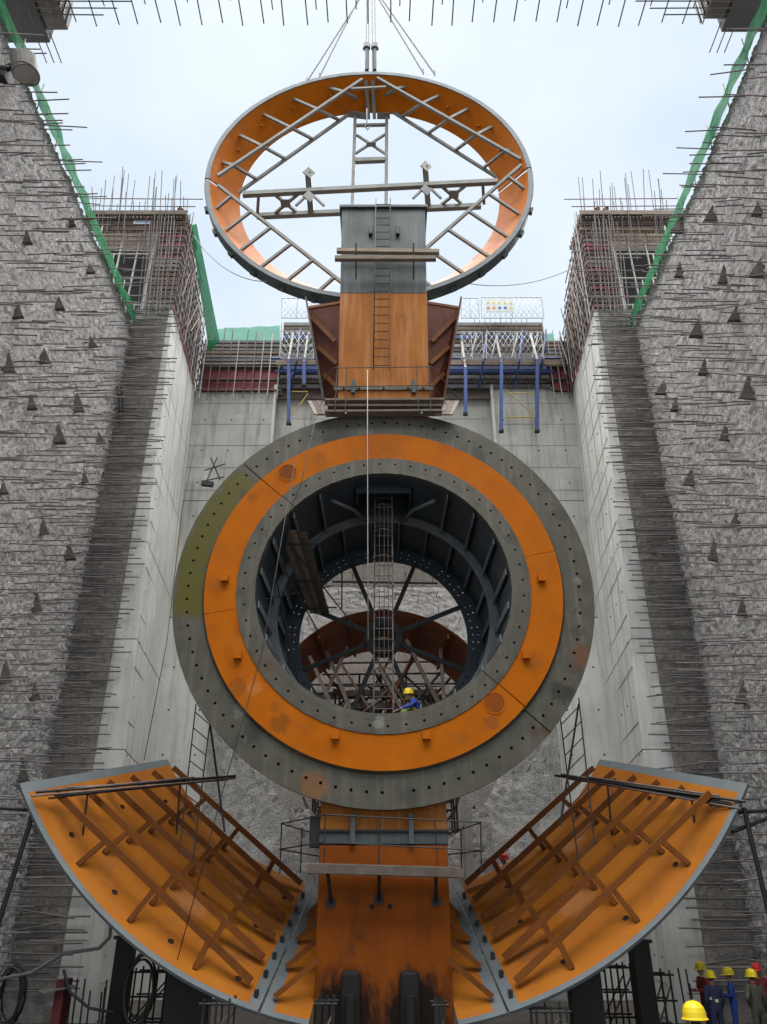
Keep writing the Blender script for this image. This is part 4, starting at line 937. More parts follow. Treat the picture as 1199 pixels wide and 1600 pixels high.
# ------------------------------------------------------------------ formwork on the piers
def sheet(name, pts4, nu, nv, amp, m_, parent=None, seed=0.0):
    a, b, c, d = [Vector(p) for p in pts4]
    nrm = (b - a).cross(d - a).normalized()
    m = MB(); m.grid(lambda u, v: lerp(lerp(a, b, u), lerp(d, c, u), v) + nrm * amp * noise.noise((u * nu * .28 + seed, v * nv * .6, seed)), lin(0, 1, nu), lin(0, 1, nv))
    return m.build(name, m_, parent, solid=.015)
def pier_form(sx, label):
    x = lambda v: 600 + sx * v
    t = thing('pier_formwork', label, 'formwork', (sx * 9.6, 27, 23.5 + H), 'timber formwork on the pier tops')
    zb, zt_ = 23.5 + H, 29.0 + H
    # front: stepped stack of boards between inner corner and the open bay
    nb = 19
    for k in range(nb):
        z = zb + .12 + (zt_ - zb - .7) * k / (nb - 1)
        bar('form_board', t, (sx * 9.32, YP - .02 + jit(.02), z), (sx * 10.45, YP - .02 + jit(.02), z), .10, .19, random.choice(('ply_brown', 'ply_brown', 'ply_brown', 'ply_grey', 'plank', 'plank_dark', 'plank_dark', 'ply_red')))
    box('form_panel', t, (min(sx * 9.34, sx * 10.45), YP + .14, zb), (max(sx * 9.34, sx * 10.45), YP + .2, zt_ - .3), 'ply_brown')
    for k in range(5):
        xx = 9.4 + .26 * k
        tube('waler', t, (sx * xx, YP - .16, zb - .25), (sx * (xx + .04), YP - .16, zt_ + .3), .03, 'tube_steel')
    # inner face boards and tube grid
    yb_ = YB - .2
    for k in range(9):
        z0 = zb + .05 + .6 * k
        y1 = yb_ if z0 < zb + 3.3 else yb_ - (z0 - zb - 3.3) * 1.0
        bar('form_panel', t, (sx * 9.33, YP + .05, z0 + .25), (sx * 9.63, y1, z0 + .25), .05, .5, random.choice(('ply_brown', 'ply_brown', 'ply_grey')) if k else 'ply_red')
    for k in range(13):
        f = k / 12; yy = YP + .1 + (yb_ - YP - .1) * f; h_ = zt_ + .4 - 2.6 * f
        for dx in (.12, .22):
            tube('standard', t, (sx * (9.33 + .3 * f - dx), yy + jit(.05), zb - .35 + jit(.1)), (sx * (9.33 + .3 * f - dx) , yy + jit(.1), h_ + jit(.3)), .027, random.choice(('tube_steel', 'tube_steel', 'tube_light', 'rebar')))
    for k in range(10):
        z = zb + .1 + k * .55; f1 = 1 if z < zb + 3.2 else 1 - (z - zb - 3.2) * .22
        for dx in (.17,):
            tube('ledger', t, (sx * (9.33 - dx), YP - .4, z), (sx * (9.33 + .3 * f1 - dx), YP + (yb_ - YP) * f1 + .2, z + jit(.05)), .027, random.choice(('tube_steel', 'tube_steel', 'black_steel')))
    for k in range(8):
        f = k / 8; yy = YP + .2 + 5.2 * f
        tube('brace', t, (sx * 9.05, yy, zb + random.uniform(0, 1)), (sx * 9.1, yy + random.uniform(.6, 1.4), zb + random.uniform(2.2, 4)), .025, 'tube_steel')
    # open bay, its inside shade painted as a near-black sheet, light scaffold tubes
    box('bay_shade_sheet', t, (min(sx * 10.5, sx * 14), YP + 1.6, 22.4 + H), (max(sx * 10.5, sx * 14), YP + 1.7, zt_ - .3), 'hole_dark')
    for xx in (10.75, 11.5, 12.3): tube('standard', t, (sx * xx, YP + .3, 22.5 + H), (sx * xx, YP + .3, zt_ - .8), .045, 'tube_light')
    for xx in (10.6, 11.2): tube('standard', t, (sx * xx, YP + 1.2, 22.5 + H), (sx * xx, YP + 1.2, zt_ - .8), .04, 'tube_light')
    for z in (24.0, 25.6, 27.1): tube('ledger', t, (sx * 10.4, YP + .3, z + H), (sx * 13, YP + .3, z + H), .04, 'tube_light')
    # deck joists and planks
    for k in range(7):
        z = zt_ - .75 + .125 * k
        bar('deck_joist', t, (sx * 9.3, YP - .1 - .03 * k, z), (sx * 14, YP - .1 - .03 * k, z), .055 if k % 2 else .09, .09, ('plank', 'ply_brown', 'plank_dark')[k % 3])
    for k in range(9): bar('deck_plank', t, (sx * 9.2, YP - .4 + k * .27, zt_ + .04), (sx * 14, YP - .4 + k * .27, zt_ + .04 + jit(.01)), .05, .25, 'plank')
    for k in range(26):
        xx = 9.5 + .17 * k; bar('joist_end', t, (sx * xx, YP - .38, zt_ - .22), (sx * xx, YP + .6, zt_ - .22), .07, .08, 'plank')
    for z in (0.55, 1.05): tube('hand_rail', t, (sx * 8.6 if z > .8 else sx * 8.9, YP - .3, zt_ + z), (sx * 14, YP - .3, zt_ + z + .05), .024, 'tube_steel')
    for k in range(34):
        xx = 9.4 + .125 * k; yy = YP + random.choice((-.2, .3, .9)); le = random.choice((1.3, 1.9, 2.4, .9, 2.7))
        tube('rebar', t, (sx * xx, yy, zt_ - random.uniform(.4, 2.5)), (sx * (xx + .15 + jit(.12)), yy - .5 + jit(.2), zt_ + le), .02, 'rebar')
    for k in range(16):
        xx = 9.5 + .16 * (k % 8); yy = YP - .5; z0 = zb - .6 + jit(.3) + 2.6 * (k // 8)
        tube('rebar', t, (sx * xx, yy, z0), (sx * (xx + .25), yy + .1, z0 + 3.2), .018, 'rebar')
    for k in range(7):
        z = zb - .5 + k * .75; tube('rebar', t, (sx * 11.6, YP - .55, z), (sx * (9.0 + jit(.4)), YP - .55, z + jit(.08)), .02, 'rebar')
    return t
pier_form(-1, 'brown timber and tube formwork with dark open bay on the left pier top')
pier_form(1, 'brown timber and tube formwork with dark open bay on the right pier top')
# green nets
def net(pts, label, m_, amp=.08, nu=60, nv=6, seed=1.0):
    o = sheet('safety_net', pts, nu, nv, amp, m_, None, seed); return tag(o, label, 'net', 'green safety nets')
for s, lab in ((-1, 'green safety net along the rim of the left rough wall'), (1, 'green safety net along the rim of the right rough wall')):
    net([(s * (XW - .2), 12.5, ZT - .15), (s * (XW - .2), YP - .1, ZT - .15), (s * (XW - .02), YP - .1, ZT + .85), (s * (XW - .02), 12.5, ZT + .8)], lab, 'net_green', .10, 70, 8, 3.0 + s)
    t = thing('net_posts', 'row of thin posts holding the green net on the %s wall rim' % ('left' if s < 0 else 'right'), 'posts', (s * XW, 20, ZT))
    for k in range(10): yy = 12.8 + k * 1.45; tube('post', t, (s * (XW + .02), yy, ZT - .3), (s * (XW + .06), yy, ZT + 1.25), .022, 'tube_light')
net([at(298, 352, 26.2), at(328, 550, 31.5), at(344, 532, 31.5), at(308, 350, 26.2)], 'green net hung on the inner edge of the left pier formwork', 'net_green', .1, 30, 6, 7.0)
net([at(341, 541, 32.4), at(438, 541, 32.4), at(438, 509, 32.4), at(341, 513, 32.4)], 'pale green net over the red formwork left of the tower', 'net_pale', .1, 24, 6, 9.0)
net([at(851, 540, 32.6), at(866, 540, 32.6), at(866, 520, 32.6), at(851, 522, 32.6)], 'small scrap of green net right of the blue formwork', 'net_pale', .05, 8, 4, 11.0)

# red panel formwork on the back wall, each side
def red_form(sx, xa, xb, label):
    t = thing('wall_formwork', label, 'formwork', (sx * 7.5, YB, 23.5 + H), 'red panel formwork on the back wall')
    yf = YB - .1; zb = at(600, 612, yf).z; zt_ = at(600, 535, yf).z
    X = lambda px, py: at(px, py, yf).x
    x0, x1 = X(xa, 590), X(xb, 590)
    box('form_back', t, (x0 - .25, yf + .12, zb - .1), (x1 + .25, yf + .3, zt_), 'plank_dark')
    n = 3
    for r_ in range(2):
        for k in range(n):
            box('form_panel', t, (x0 + (x1 - x0) * k / n + .02, yf, zb + .75 * r_ + .05), (x0 + (x1 - x0) * (k + 1) / n - .02, yf + .1, zb + .75 * r_ + .62), 'ply_red')
    for z in (zb + .02, zb + .68, zb + 1.5, zb + 1.62): tube('waler', t, (x0 - .2, yf - .12, z), (x1 + .2, yf - .12, z + jit(.04)), .045, 'tube_steel')
    for k in range(7):
        z = zb + 1.75 + k * .24; bar('form_board', t, (x0 - .1, yf + jit(.04), z), (x1 + .1, yf + jit(.04), z), .1, .16, random.choice(('ply_grey', 'ply_brown', 'plank')))
    nn = max(4, int(abs(x1 - x0) / .42))
    for k in range(nn + 1):
        xx = x0 + (x1 - x0) * k / nn; tube('standard', t, (xx + jit(.05), yf - .2, zb - .4 + jit(.25)), (xx + jit(.05), yf - .2, zt_ + random.uniform(.2, 1.2)), .03, random.choice(('tube_light', 'tube_steel')))
    return t
red_form(-1, 318, 436, 'dark red panel formwork with upright tubes between left pier and blue formwork')
red_form(1, 862, 906, 'small dark red panel formwork between blue formwork and right pier')

# blue climbing formwork in the middle of the back wall
cf = thing('climbing_formwork', 'blue braced climbing formwork with grey horizontal boards behind the tower', 'formwork', (0, YB, 23 + H))
yf = YB - .15
xl, xr = at(440, 560, yf).x, at(856, 560, yf).x
zlo, zhi = at(600, 606, yf).z, at(600, 502, yf).z
nb = 15
for k in range(nb):
    z = zlo + (zhi - zlo) * (k + .5) / nb
    bar('form_board', cf, (xl, yf + .1, z), (xr, yf + .1, z), .12, (zhi - zlo) / nb * .72, ('ply_grey', 'plank_dark', 'ply_grey', 'plank_dark', 'blue_steel', 'ply_grey', 'plank')[k % 7])
box('form_back', cf, (xl, yf + .25, zlo - .5), (xr, yf + .32, zhi), 'plank_dark')
za = at(600, 565, yf - .5).z
tube('deck_edge', cf, (xl - .4, yf - .75, za), (xr + .5, yf - .75, za + .02), .06, 'blue_steel')
bar('deck_plank', cf, (xl - .2, yf - .45, za + .1), (xr + .5, yf - .45, za + .1), .06, .55, 'plank')
for px, y0, y1 in ((452, 562, 660), (476, 566, 600), (728, 575, 645), (784, 566, 672), (840, 562, 672)):
    A, B = at(px, y0, yf - .8), at(px, y1, yf - .8)
    bar('soldier', cf, A, B, .16, .16, 'blue_steel')
    C_ = P(A.x, yf + .05, A.z + 2.4); bar('soldier_brace', cf, A, C_, .1, .1, 'tube_light'); bar('soldier_brace', cf, lerp(A, B, .3), P(A.x + .25, yf, A.z - .1), .08, .08, 'blue_steel')
    bar('soldier_foot', cf, B + P(0, 0, -.12), B, .22, .22, 'black_steel')
for a_, b_ in (((790, 608), (836, 650)), ((790, 652), (836, 652)), ((456, 650), (482, 615)), ((790, 615), (836, 613)), ((456, 612), (482, 612))): tube('tie_bar', cf, at(*a_, yf - .7), at(*b_, yf - .7), .028, 'yellow_steel')
for px in (464, 756, 812, 848):
    A = at(px, 566, yf - .8); bar('inclined_prop', cf, A, at(px - 8, 606, yf + .0), .09, .09, 'blue_steel'); bar('inclined_prop', cf, A, at(px + 6, 515, yf), .08, .08, 'blue_steel')
bar('blue_waler', cf, P(xl - .2, yf - .12, za - .35), P(xr + .2, yf - .12, za - .35), .12, .14, 'blue_steel')
for k in range(14):
    px = 742 + k * 8.2; tube('vertical', cf, at(px, 500 + jit(6), yf - .05), at(px + jit(2), 604, yf - .05), .02, 'tube_steel')
for px in (505, 736, 768, 800, 832): tube('strut', cf, at(px, 560, yf - .7), at(px + 10, 520, yf - .1), .035, 'tube_light')
ym = yf - .55
def mesh_fence(xa, xb, ya, yb, yy, label):
    t = thing('mesh_fence', label, 'fence', at(xa, yb, yy), 'white wire mesh fence panels')
    A, B = at(xa, yb, yy), at(xb, yb, yy); C_ = at(xa, ya, yy)
    w = B.x - A.x; h_ = C_.z - A.z; m = MB(); s = .28; nx = int((w + h_) / s)
    def clip(x0, z0, x1, z1):
        pts = [(x0, z0), (x1, z1)]; d = (x1 - x0, z1 - z0); t0, t1 = 0, 1
        for p_, q_ in ((-d[0], x0), (d[0], w - x0), (-d[1], z0), (d[1], h_ - z0)):
            if abs(p_) < 1e-9: continue
            r_ = q_ / p_
            if p_ < 0: t0 = max(t0, r_)
            else: t1 = min(t1, r_)
        return None if t0 >= t1 else [(x0 + d[0] * v, z0 + d[1] * v) for v in (t0, t1)]
    for k in range(-2, nx + 2):
        for sg in (1, -1):
            x0 = k * s if sg > 0 else k * s; c = clip(x0 - (h_ * .55 if sg > 0 else 0), 0, x0 + (0 if sg > 0 else -h_ * .55), h_)
            if c: m.path([P(A.x + c[0][0], yy + .01 * sg, A.z + c[0][1]), P(A.x + c[1][0], yy + .01 * sg, A.z + c[1][1])], .010, 4)
    o = m.build('wire_mesh', 'mesh_wire', t); o['kind'] = 'stuff'
    for p, q in ((A, B), (C_, P(B.x, yy, C_.z)), (A, C_), (B, P(B.x, yy, C_.z)), (lerp(A, B, .5), lerp(A, B, .5) + P(0, 0, h_))): tube('frame', t, p, q, .022, 'tube_light')
mesh_fence(441, 487, 466, 497, ym, 'white wire mesh fence panel on top of the formwork, left of the tower')
mesh_fence(722, 750, 466, 497, ym, 'narrow wire mesh fence panel directly right of the tower')
mesh_fence(753, 851, 465, 497, ym, 'white wire mesh fence panel behind the yellow and white safety board')
mesh_fence(440, 490, 517, 561, ym - .3, 'lower white mesh panel over the blue formwork, left of the tower')
mesh_fence(722, 757, 518, 561, ym - .3, 'lower white mesh panel just right of the tower')
mesh_fence(761, 851, 518, 561, ym - .3, 'wide lower white mesh panel over the blue formwork on the right')
sg = thing('safety_sign', 'white safety board with rows of yellow triangles and coloured discs on the mesh fence', 'sign', at(780, 476, ym - .1))
A, B = at(760, 487, ym - .1), at(802, 466, ym - .1)
box('board', sg, (A.x, ym - .1, A.z), (B.x, ym - .07, B.z), 'sign_white')
w, h_ = B.x - A.x, B.z - A.z
for k in range(5):
    cx = A.x + w * (.1 + .2 * k); m = MB(); z0 = A.z + h_ * .58
    m.quad([(cx - .08, ym - .112, z0), (cx + .08, ym - .112, z0), (cx, ym - .112, z0 + .2)]); m.build('warning_triangle', 'sign_yellow', sg)
    bar('round_symbol', sg, (cx, ym - .09, A.z + h_ * .28), (cx, ym - .112, A.z + h_ * .28), .09, .09, ('sign_orange', 'sign_orange', 'sign_blue', 'sign_blue', 'sign_yellow')[k], 'disc')
s2 = thing('notice_board', 'small pale blue notice board on the rail of the left formwork', 'sign', at(222, 348, 25.7))
A, B = at(209, 350, 25.8), at(238, 337, 25.8); box('board', s2, (A.x, 25.78, A.z), (B.x, 25.81, B.z), 'sign_white')
for k in range(3): box('text_row', s2, (A.x + .08, 25.765, A.z + .08 + .1 * k), (B.x - .08, 25.779, A.z + .11 + .1 * k), 'sign_blue')
# vertical rebars above the back wall forms
vr = thing('starter_bars', 'row of thin upright bars along the top of the back wall', 'rebar', (0, YB, zt))
for k in range(46):
    xx = -9.3 + k * .41; 
    if abs(xx) > 4.2: tube('rebar', vr, (xx, YB + .4, zt - .5), (xx + jit(.06), YB + .4, zt + 2.2 + random.uniform(.2, 1.2)), .02, 'tube_light' if k % 2 else 'rebar')

# ------------------------------------------------------------------ small things
# flood lamp on the left rim
lm = thing('flood_lamp', 'round dusty drum lamp on a bracket at the rim of the left wall', 'lamp', at(38, 116, 14.4))
c = at(41, 116, 13.6); ax = P(.25, .25, -1).normalized(); 
bar('drum', lm, c, c - ax * .55, .36, .36, 'lamp_body', 'disc'); bar('lens', lm, c + ax * .02, c - ax * .02, .33, .33, 'lamp_glass', 'disc')
m = MB(); m.path([c - ax * .02 + P(.36 * math.cos(a), .36 * math.sin(a), .09 * (math.cos(a) + math.sin(a)) * 0) for a in lin(0, 2 * math.pi, 25)], .03, 6); m.build('rim', 'lamp_body', lm)
bar('bracket', lm, c - ax * .4, c + P(-.9, .1, .3), .12, .2, 'black_steel'); bar('junction_box', lm, c + P(-.5, 0, -.12), c + P(-.9, 0, -.1), .25, .22, 'black_steel')
# channel sticking out of the right wall
tag(bar('steel_channel', None, at(1113, 213, 17.2), at(1205, 190, 16), .1, .14, 'truss_grey'), 'pale steel channel sticking up from the right wall beside the green net', 'steel beam')
ug = thing('rail_offcut', 'pair of short rusty rails standing against the left joint strip', 'steel rails', at(185, 620, 25.5))
for x in (184, 190): bar('rail', ug, at(x, 604, 25.4), at(x + 3, 643, 25.4), .07, .07, 'black_steel')
# debris bits on the right rough wall
tag(bar('cloth_scrap', None, at(1055, 722, 25.6), at(1066, 720, 25.6), .15, .2, 'sign_white'), 'small white scrap caught on the right rough wall', 'scrap')
# little bracket left of the ring
br = thing('bent_bracket', 'small tripod of bent bars on the left shoulder of the ring', 'bracket', at(325, 752, 20.6))
for a_, b_ in (((316, 752), (350, 745)), ((330, 715), (345, 750)), ((320, 735), (352, 725)), ((322, 755), (340, 715))): tube('bar', br, at(*a_, 20.5), at(*b_, 20.7), .022, 'black_steel')
bar('clamp', br, at(316, 755, 20.5), at(334, 757, 20.5), .14, .14, 'black_steel')
# ropes in front of the ring
m = MB(); m.path([at(575, 578, 19.5), at(575, 700, 19.45), at(575.5, 850, 19.4), at(576, 1000, 19.6)], .013, 6); tag(m.build('rope', 'rope_white'), 'long white rope hanging from the tower foot down across the ring', 'rope')
for pts, lab in ((((462, 720), (410, 1020), (345, 1250), (278, 1500)), 'thin dark guy line slanting down across the ring and left shell'), (((497, 640), (470, 760), (440, 830)), 'thin dark line from the platform into the ring'), (((320, 620), (285, 800), (262, 1000), (226, 1188)), 'thin dark cable running down the left pier')):
    m = MB(); m.path([at(p[0], p[1], 19.4 if k_ < 2 else 19.5) if 'pier' not in lab else at(p[0], p[1], 25.3) for k_, p in enumerate(pts)], .012, 5); tag(m.build('guy_line', 'cable_black'), lab, 'rope')
# bottom left clutter: cables, hose, box, cabinet plate, vertical bars
def coil(name, c, r, n, lab, m_, rr=.03):
    m = MB(); pts = []
    for k in range(n * 20):
        a = 2 * math.pi * k / 20; q = r * (1 + .12 * math.sin(k * .37)); pts.append(c + P(q * .6 * math.cos(a), .15 * math.sin(k * .13), q * math.sin(a) * 1.2))
    m.path(pts, rr, 6); return tag(m.build(name, m_), lab, 'cable')
coil('cable_coil', at(18, 1555, 22.5), .5, 5, 'coil of dark cable hanging at the bottom left corner', 'cable_black')
coil('cable_coil', at(218, 1545, 21.0), .55, 4, 'coil of black cable hung beside the slim left column', 'cable_black')
m = MB(); m.path([at(0, 1530, 22), at(50, 1520, 22), at(100, 1490, 21.8), at(155, 1482, 21.5), at(172, 1465, 21.3), at(174, 1445, 21.3)], .045, 6); tag(m.build('hose', 'hose_grey'), 'pale grey hose curving up beside the left shell', 'hose')
m = MB(); m.path([at(100, 1515, 21), at(110, 1550, 21), at(140, 1575, 21), at(178, 1582, 21)], .035, 6); tag(m.build('hose', 'cable_black'), 'black hose looping over the bottom left clutter', 'hose')
cb = thing('switch_box', 'red switch box with a tilted pale lid at the bottom left', 'box', at(95, 1600, 21.2))
A, B = at(78, 1600, 21.2), at(104, 1530, 21.2); m = MB(); m.box((A.x, 21.2, A.z - 1), (B.x, 21.7, B.z)); m.build('cabinet', 'box_red', cb, bevel=.02)
bar('lid', cb, at(62, 1550, 21.0), at(115, 1540, 21.4), .5, .03, 'truss_grey')
for (xs, yt, lab, grp) in (((112, 122, 134, 142, 160, 165, 168), 1520, 'loose rebar uprights left of the slim left column', 0), ((1078, 1072, 1060), 1512, 'loose rebar uprights beside the workers', 0)):
    t = thing('upright_bars', lab, 'rebar', at(xs[0], 1600, 21.5))
    for x_ in xs: yy = yt + random.uniform(0, 30); a_ = at(x_, yy, 21.5); tube('bar', t, P(a_.x + .05, 21.5, 0), a_, .022, 'black_steel')
# frames between the columns at the floor
def tower_frame(x0, x1, yt, yy, lab):
    t = thing('scaffold_tower', lab, 'scaffold', at((x0 + x1) / 2, 1600, yy), 'scaffold frames on the pit floor')
    a_, b_ = at(x0, yt, yy), at(x1, yt, yy)
    for yo in (0, .7):
        for x_ in (a_.x, (a_.x + b_.x) / 2, b_.x): tube('standard', t, (x_, yy + yo, 0), (x_, yy + yo, a_.z), .026, 'black_steel')
        z = a_.z - .1
        while z > .2: tube('ledger', t, (a_.x - .1, yy + yo, z), (b_.x + .1, yy + yo, z), .024, 'black_steel'); z -= .55
        tube('brace', t, (a_.x, yy + yo, .3), (b_.x, yy + yo, a_.z - .3), .022, 'tube_steel')
tower_frame(214, 262, 1512, 23.5, 'dark scaffold frame between the two left columns')
tower_frame(944, 984, 1505, 23.5, 'dark scaffold frame between the two right columns')
tower_frame(1018, 1046, 1516, 22.5, 'small dark scaffold frame right of the slim right column')
tower_frame(320, 360, 1560, 19.2, 'low dark scaffold frame in front of the left shell edge')
tower_frame(838, 885, 1572, 19.2, 'low dark scaffold frame in front of the right shell edge')
tower_frame(498, 520, 1560, 19.0, 'pipe stand at the left foot of the lower column')
tower_frame(683, 694, 1562, 19.0, 'pipe stand at the right foot of the lower column')

# ------------------------------------------------------------------ people
def helmet_mesh(m_):
    k = 'helmet_' + m_
    if k in UNIT: return UNIT[k]
    mb = MB(); prof = [(0.0, .165), (.05, .160), (.095, .138), (.125, .10), (.14, .05), (.145, 0.0), (.150, -.012)]
    n = 24
    def f(i, a):
        r, z = prof[i]; ex = 1.0 + .12 * abs(math.cos(a - math.pi / 2)); ridge = .008 if abs(math.cos(a)) < .25 and i < 5 else 0
        return P(r * math.cos(a) * .95, r * math.sin(a) * ex, z + ridge)
    for i in range(len(prof) - 1):
        for j in range(n):
            a, b = 2 * math.pi * j / n, 2 * math.pi * (j + 1) / n
            mb.quad([f(i, a), f(i, b), f(i + 1, b), f(i + 1, a)][::-1], 0, True)
    # brim with a peak to +Y
    def br_(a, f_): 
        pk = max(0, math.sin(a)) ** 2
        return P((.148 + f_ * (.018 + .01 * pk)) * math.cos(a) * .95, (.162 + f_ * (.018 + .055 * pk)) * math.sin(a), -.012 - f_ * (.008 + .02 * pk))
    for j in range(n):
        a, b = 2 * math.pi * j / n, 2 * math.pi * (j + 1) / n
        mb.quad([br_(a, 0), br_(a, 1), br_(b, 1), br_(b, 0)], 0, True)
        mb.quad([br_(a, 0) + P(0, 0, -.006), br_(a, 1) + P(0, 0, -.006), br_(b, 1) + P(0, 0, -.006), br_(b, 0) + P(0, 0, -.006)][::-1], 0, True)
    me = bpy.data.meshes.new('helmet'); me.from_pydata(mb.v, [], mb.f); me.materials.append(MATS[m_])
    me.polygons.foreach_set('use_smooth', [True] * len(me.polygons)); UNIT[k] = me
    return me
POSES = {}
BASE = dict(pelvis=(0, 0, .96), waist=(0, 0, 1.12), chest=(0, .01, 1.32), neck=(0, .0, 1.48), skull=(0, .02, 1.60), crown=(0, .01, 1.69),
    shl=(-.19, 0, 1.42), ell=(-.25, -.03, 1.13), wrl=(-.24, .10, .90), pal=(-.235, .13, .82),
    shr=(.19, 0, 1.42), elr=(.25, -.03, 1.13), wrr=(.24, .10, .90), par=(.235, .13, .82),
    hil=(-.10, 0, .90), knl=(-.11, .03, .50), anl=(-.11, -.02, .10), tol=(-.12, .16, .04),
    hir=(.10, 0, .90), knr=(.11, .03, .50), anr=(.11, -.02, .10), tor=(.12, .16, .04), nose=(0, .125, 1.60))
POSES['stand'] = BASE
POSES['hold'] = dict(BASE, ell=(-.25, .02, 1.14), wrl=(-.14, .25, 1.16), pal=(-.10, .32, 1.18), elr=(.25, .02, 1.14), wrr=(.14, .25, 1.14), par=(.10, .32, 1.16))
POSES['akimbo'] = dict(BASE, ell=(-.36, -.12, 1.18), wrl=(-.2, .02, 1.02), pal=(-.15, .07, 1.0))
POSES['point'] = dict(BASE, elr=(.30, .18, 1.30), wrr=(.30, .42, 1.38), par=(.30, .50, 1.40))
POSES['crouch'] = dict(BASE, pelvis=(0, -.1, .42), waist=(0, -.03, .56), chest=(0, .10, .74), neck=(0, .17, .90), skull=(0, .24, 1.00), crown=(0, .23, 1.09), nose=(0, .345, .985),
    shl=(-.19, .13, .84), ell=(-.24, .32, .66), wrl=(-.16, .50, .60), pal=(-.13, .57, .57), shr=(.19, .13, .84), elr=(.24, .32, .66), wrr=(.16, .50, .60), par=(.13, .57, .57),
    hil=(-.10, -.08, .38), knl=(-.15, .28, .45), anl=(-.13, .02, .10), tol=(-.14, .19, .04), hir=(.10, -.08, .38), knr=(.15, .28, .45), anr=(.13, .02, .10), tor=(.14, .19, .04))
EDGES = [('pelvis', 'waist', 'T'), ('waist', 'chest', 'T'), ('chest', 'neck', 'N'), ('neck', 'skull', 'H'), ('skull', 'crown', 'H'), ('skull', 'nose', 'H'),
    ('chest', 'shl', 'T'), ('shl', 'ell', 'A'), ('ell', 'wrl', 'A'), ('wrl', 'pal', 'P'), ('chest', 'shr', 'T'), ('shr', 'elr', 'A'), ('elr', 'wrr', 'A'), ('wrr', 'par', 'P'),
    ('pelvis', 'hil', 'L'), ('hil', 'knl', 'L'), ('knl', 'anl', 'L'), ('anl', 'tol', 'B'), ('pelvis', 'hir', 'L'), ('hir', 'knr', 'L'), ('knr', 'anr', 'L'), ('anr', 'tor', 'B')]
RAD = dict(pelvis=(.155, .12), waist=(.15, .115), chest=(.165, .12), neck=(.062, .062), skull=(.088, .10), crown=(.07, .08), nose=(.018, .018), shl=(.078, .075), ell=(.054, .054), wrl=(.036, .036), pal=(.042, .026),
    hil=(.10, .10), knl=(.066, .066), anl=(.048, .05), tol=(.048, .036))
for k in list(RAD):
    if k.endswith('l') and k[:-1] + 'r' not in RAD and k[:-1] in ('sh', 'el', 'wr', 'pa', 'hi', 'kn', 'an', 'to', 'pa'): RAD[k[:-1] + 'r'] = RAD[k]
RAD['wrr'], RAD['par'] = RAD['wrl'], RAD['pal']
BODY = {}
def body_mesh(pose, top, legs, stripe):
    key = (pose, top, legs, stripe)
    if key in BODY: return BODY[key]
    J = POSES[pose]; names = list(J); ix = {n_: i for i, n_ in enumerate(names)}
    me = bpy.data.meshes.new('body_skeleton'); me.from_pydata([J[n_] for n_ in names], [(ix[a], ix[b]) for a, b, _ in EDGES], [])
    o = bpy.data.objects.new('body_skeleton', me); COL.objects.link(o)
    md = o.modifiers.new('skin', 'SKIN'); md.use_smooth_shade = True; md.branch_smoothing = .3
    for i, n_ in enumerate(names):
        me.skin_vertices[0].data[i].radius = RAD[n_]; me.skin_vertices[0].data[i].use_root = (n_ == 'pelvis')
    sb = o.modifiers.new('sub', 'SUBSURF'); sb.levels = 2; sb.render_levels = 2
    dg = bpy.context.evaluated_depsgraph_get(); dg.update()
    m2 = bpy.data.meshes.new_from_object(o.evaluated_get(dg)); bpy.data.objects.remove(o)
    bm = bmesh.new(); bm.from_mesh(m2)
    def seg_d(p, a, b):
        ab = b - a; t_ = max(0, min(1, (p - a).dot(ab) / ab.length_squared)); return (p - a - ab * t_).length
    mi = {'H': 0, 'N': 0, 'P': 0, 'T': 1, 'A': 1, 'L': 2, 'B': 3}
    segs = [(Vector(J[a]), Vector(J[b]), g, (RAD[a][0] + RAD[b][0]) / 2) for a, b, g in EDGES]
    for f in bm.faces:
        c = f.calc_center_median(); best = min(segs, key=lambda s_: seg_d(c, s_[0], s_[1]) / s_[3])
        f.material_index = mi[best[2]]; f.smooth = True
        if best[2] == 'N' and seg_d(c, Vector(J['neck']), Vector(J['skull'])) > .075: f.material_index = 1
        if best[2] == 'H' and c.y < Vector(J['skull']).y - .01 and c.z > J['skull'][2] - .06: f.material_index = 4
        if stripe and best[2] == 'T' and abs(c.z - (J['waist'][2] + .03)) < .035: f.material_index = 5
    # fingers: five short bent chains from each palm
    for pa, wr, sgn in (('pal', 'wrl', 1), ('par', 'wrr', -1)):
        p = Vector(J[pa]); d = (p - Vector(J[wr])).normalized(); sd_ = d.cross(Vector((0, 0, 1)) if abs(d.z) < .8 else Vector((0, 1, 0))).normalized(); cu = sd_.cross(d).normalized()
        for k in range(5):
            ln = (.055, .075, .082, .076, .06)[k]
            b_ = p + sd_ * (.034 - .017 * k) * sgn + d * (.0 if k else -.03); dirv = d if k else (d * .6 + sd_ * sgn * .8).normalized()
            pts = [b_, b_ + dirv * ln * .5, b_ + dirv * ln * .85 - cu * ln * .3]
            mb = MB(); mb.path(pts, .0095, 6)
            vs_ = [bm.verts.new(v) for v in mb.v]
            for f in mb.f:
                nf = bm.faces.new([vs_[i] for i in f]); nf.material_index = 0; nf.smooth = True
    # eyes and ears
    sk = Vector(J['skull'])
    for sx in (-1, 1):
        for cpos, r_, m_ in ((sk + P(sx * .034, .088, .022), .012, 4), (sk + P(sx * .088, -.005, .0), .026, 0)):
            res = bmesh.ops.create_uvsphere(bm, u_segments=8, v_segments=6, radius=r_); 
            bmesh.ops.translate(bm, vec=cpos, verts=res['verts'])
            for f in {f for v in res['verts'] for f in v.link_faces}: f.material_index = m_; f.smooth = True
    m2.name = 'body'; m2.materials.clear()
    for x in ('skin', top, legs, 'boot', 'hair', 'reflective'): m2.materials.append(MATS[x])
    bm.to_mesh(m2); bm.free()
    BODY[key] = m2
    return m2
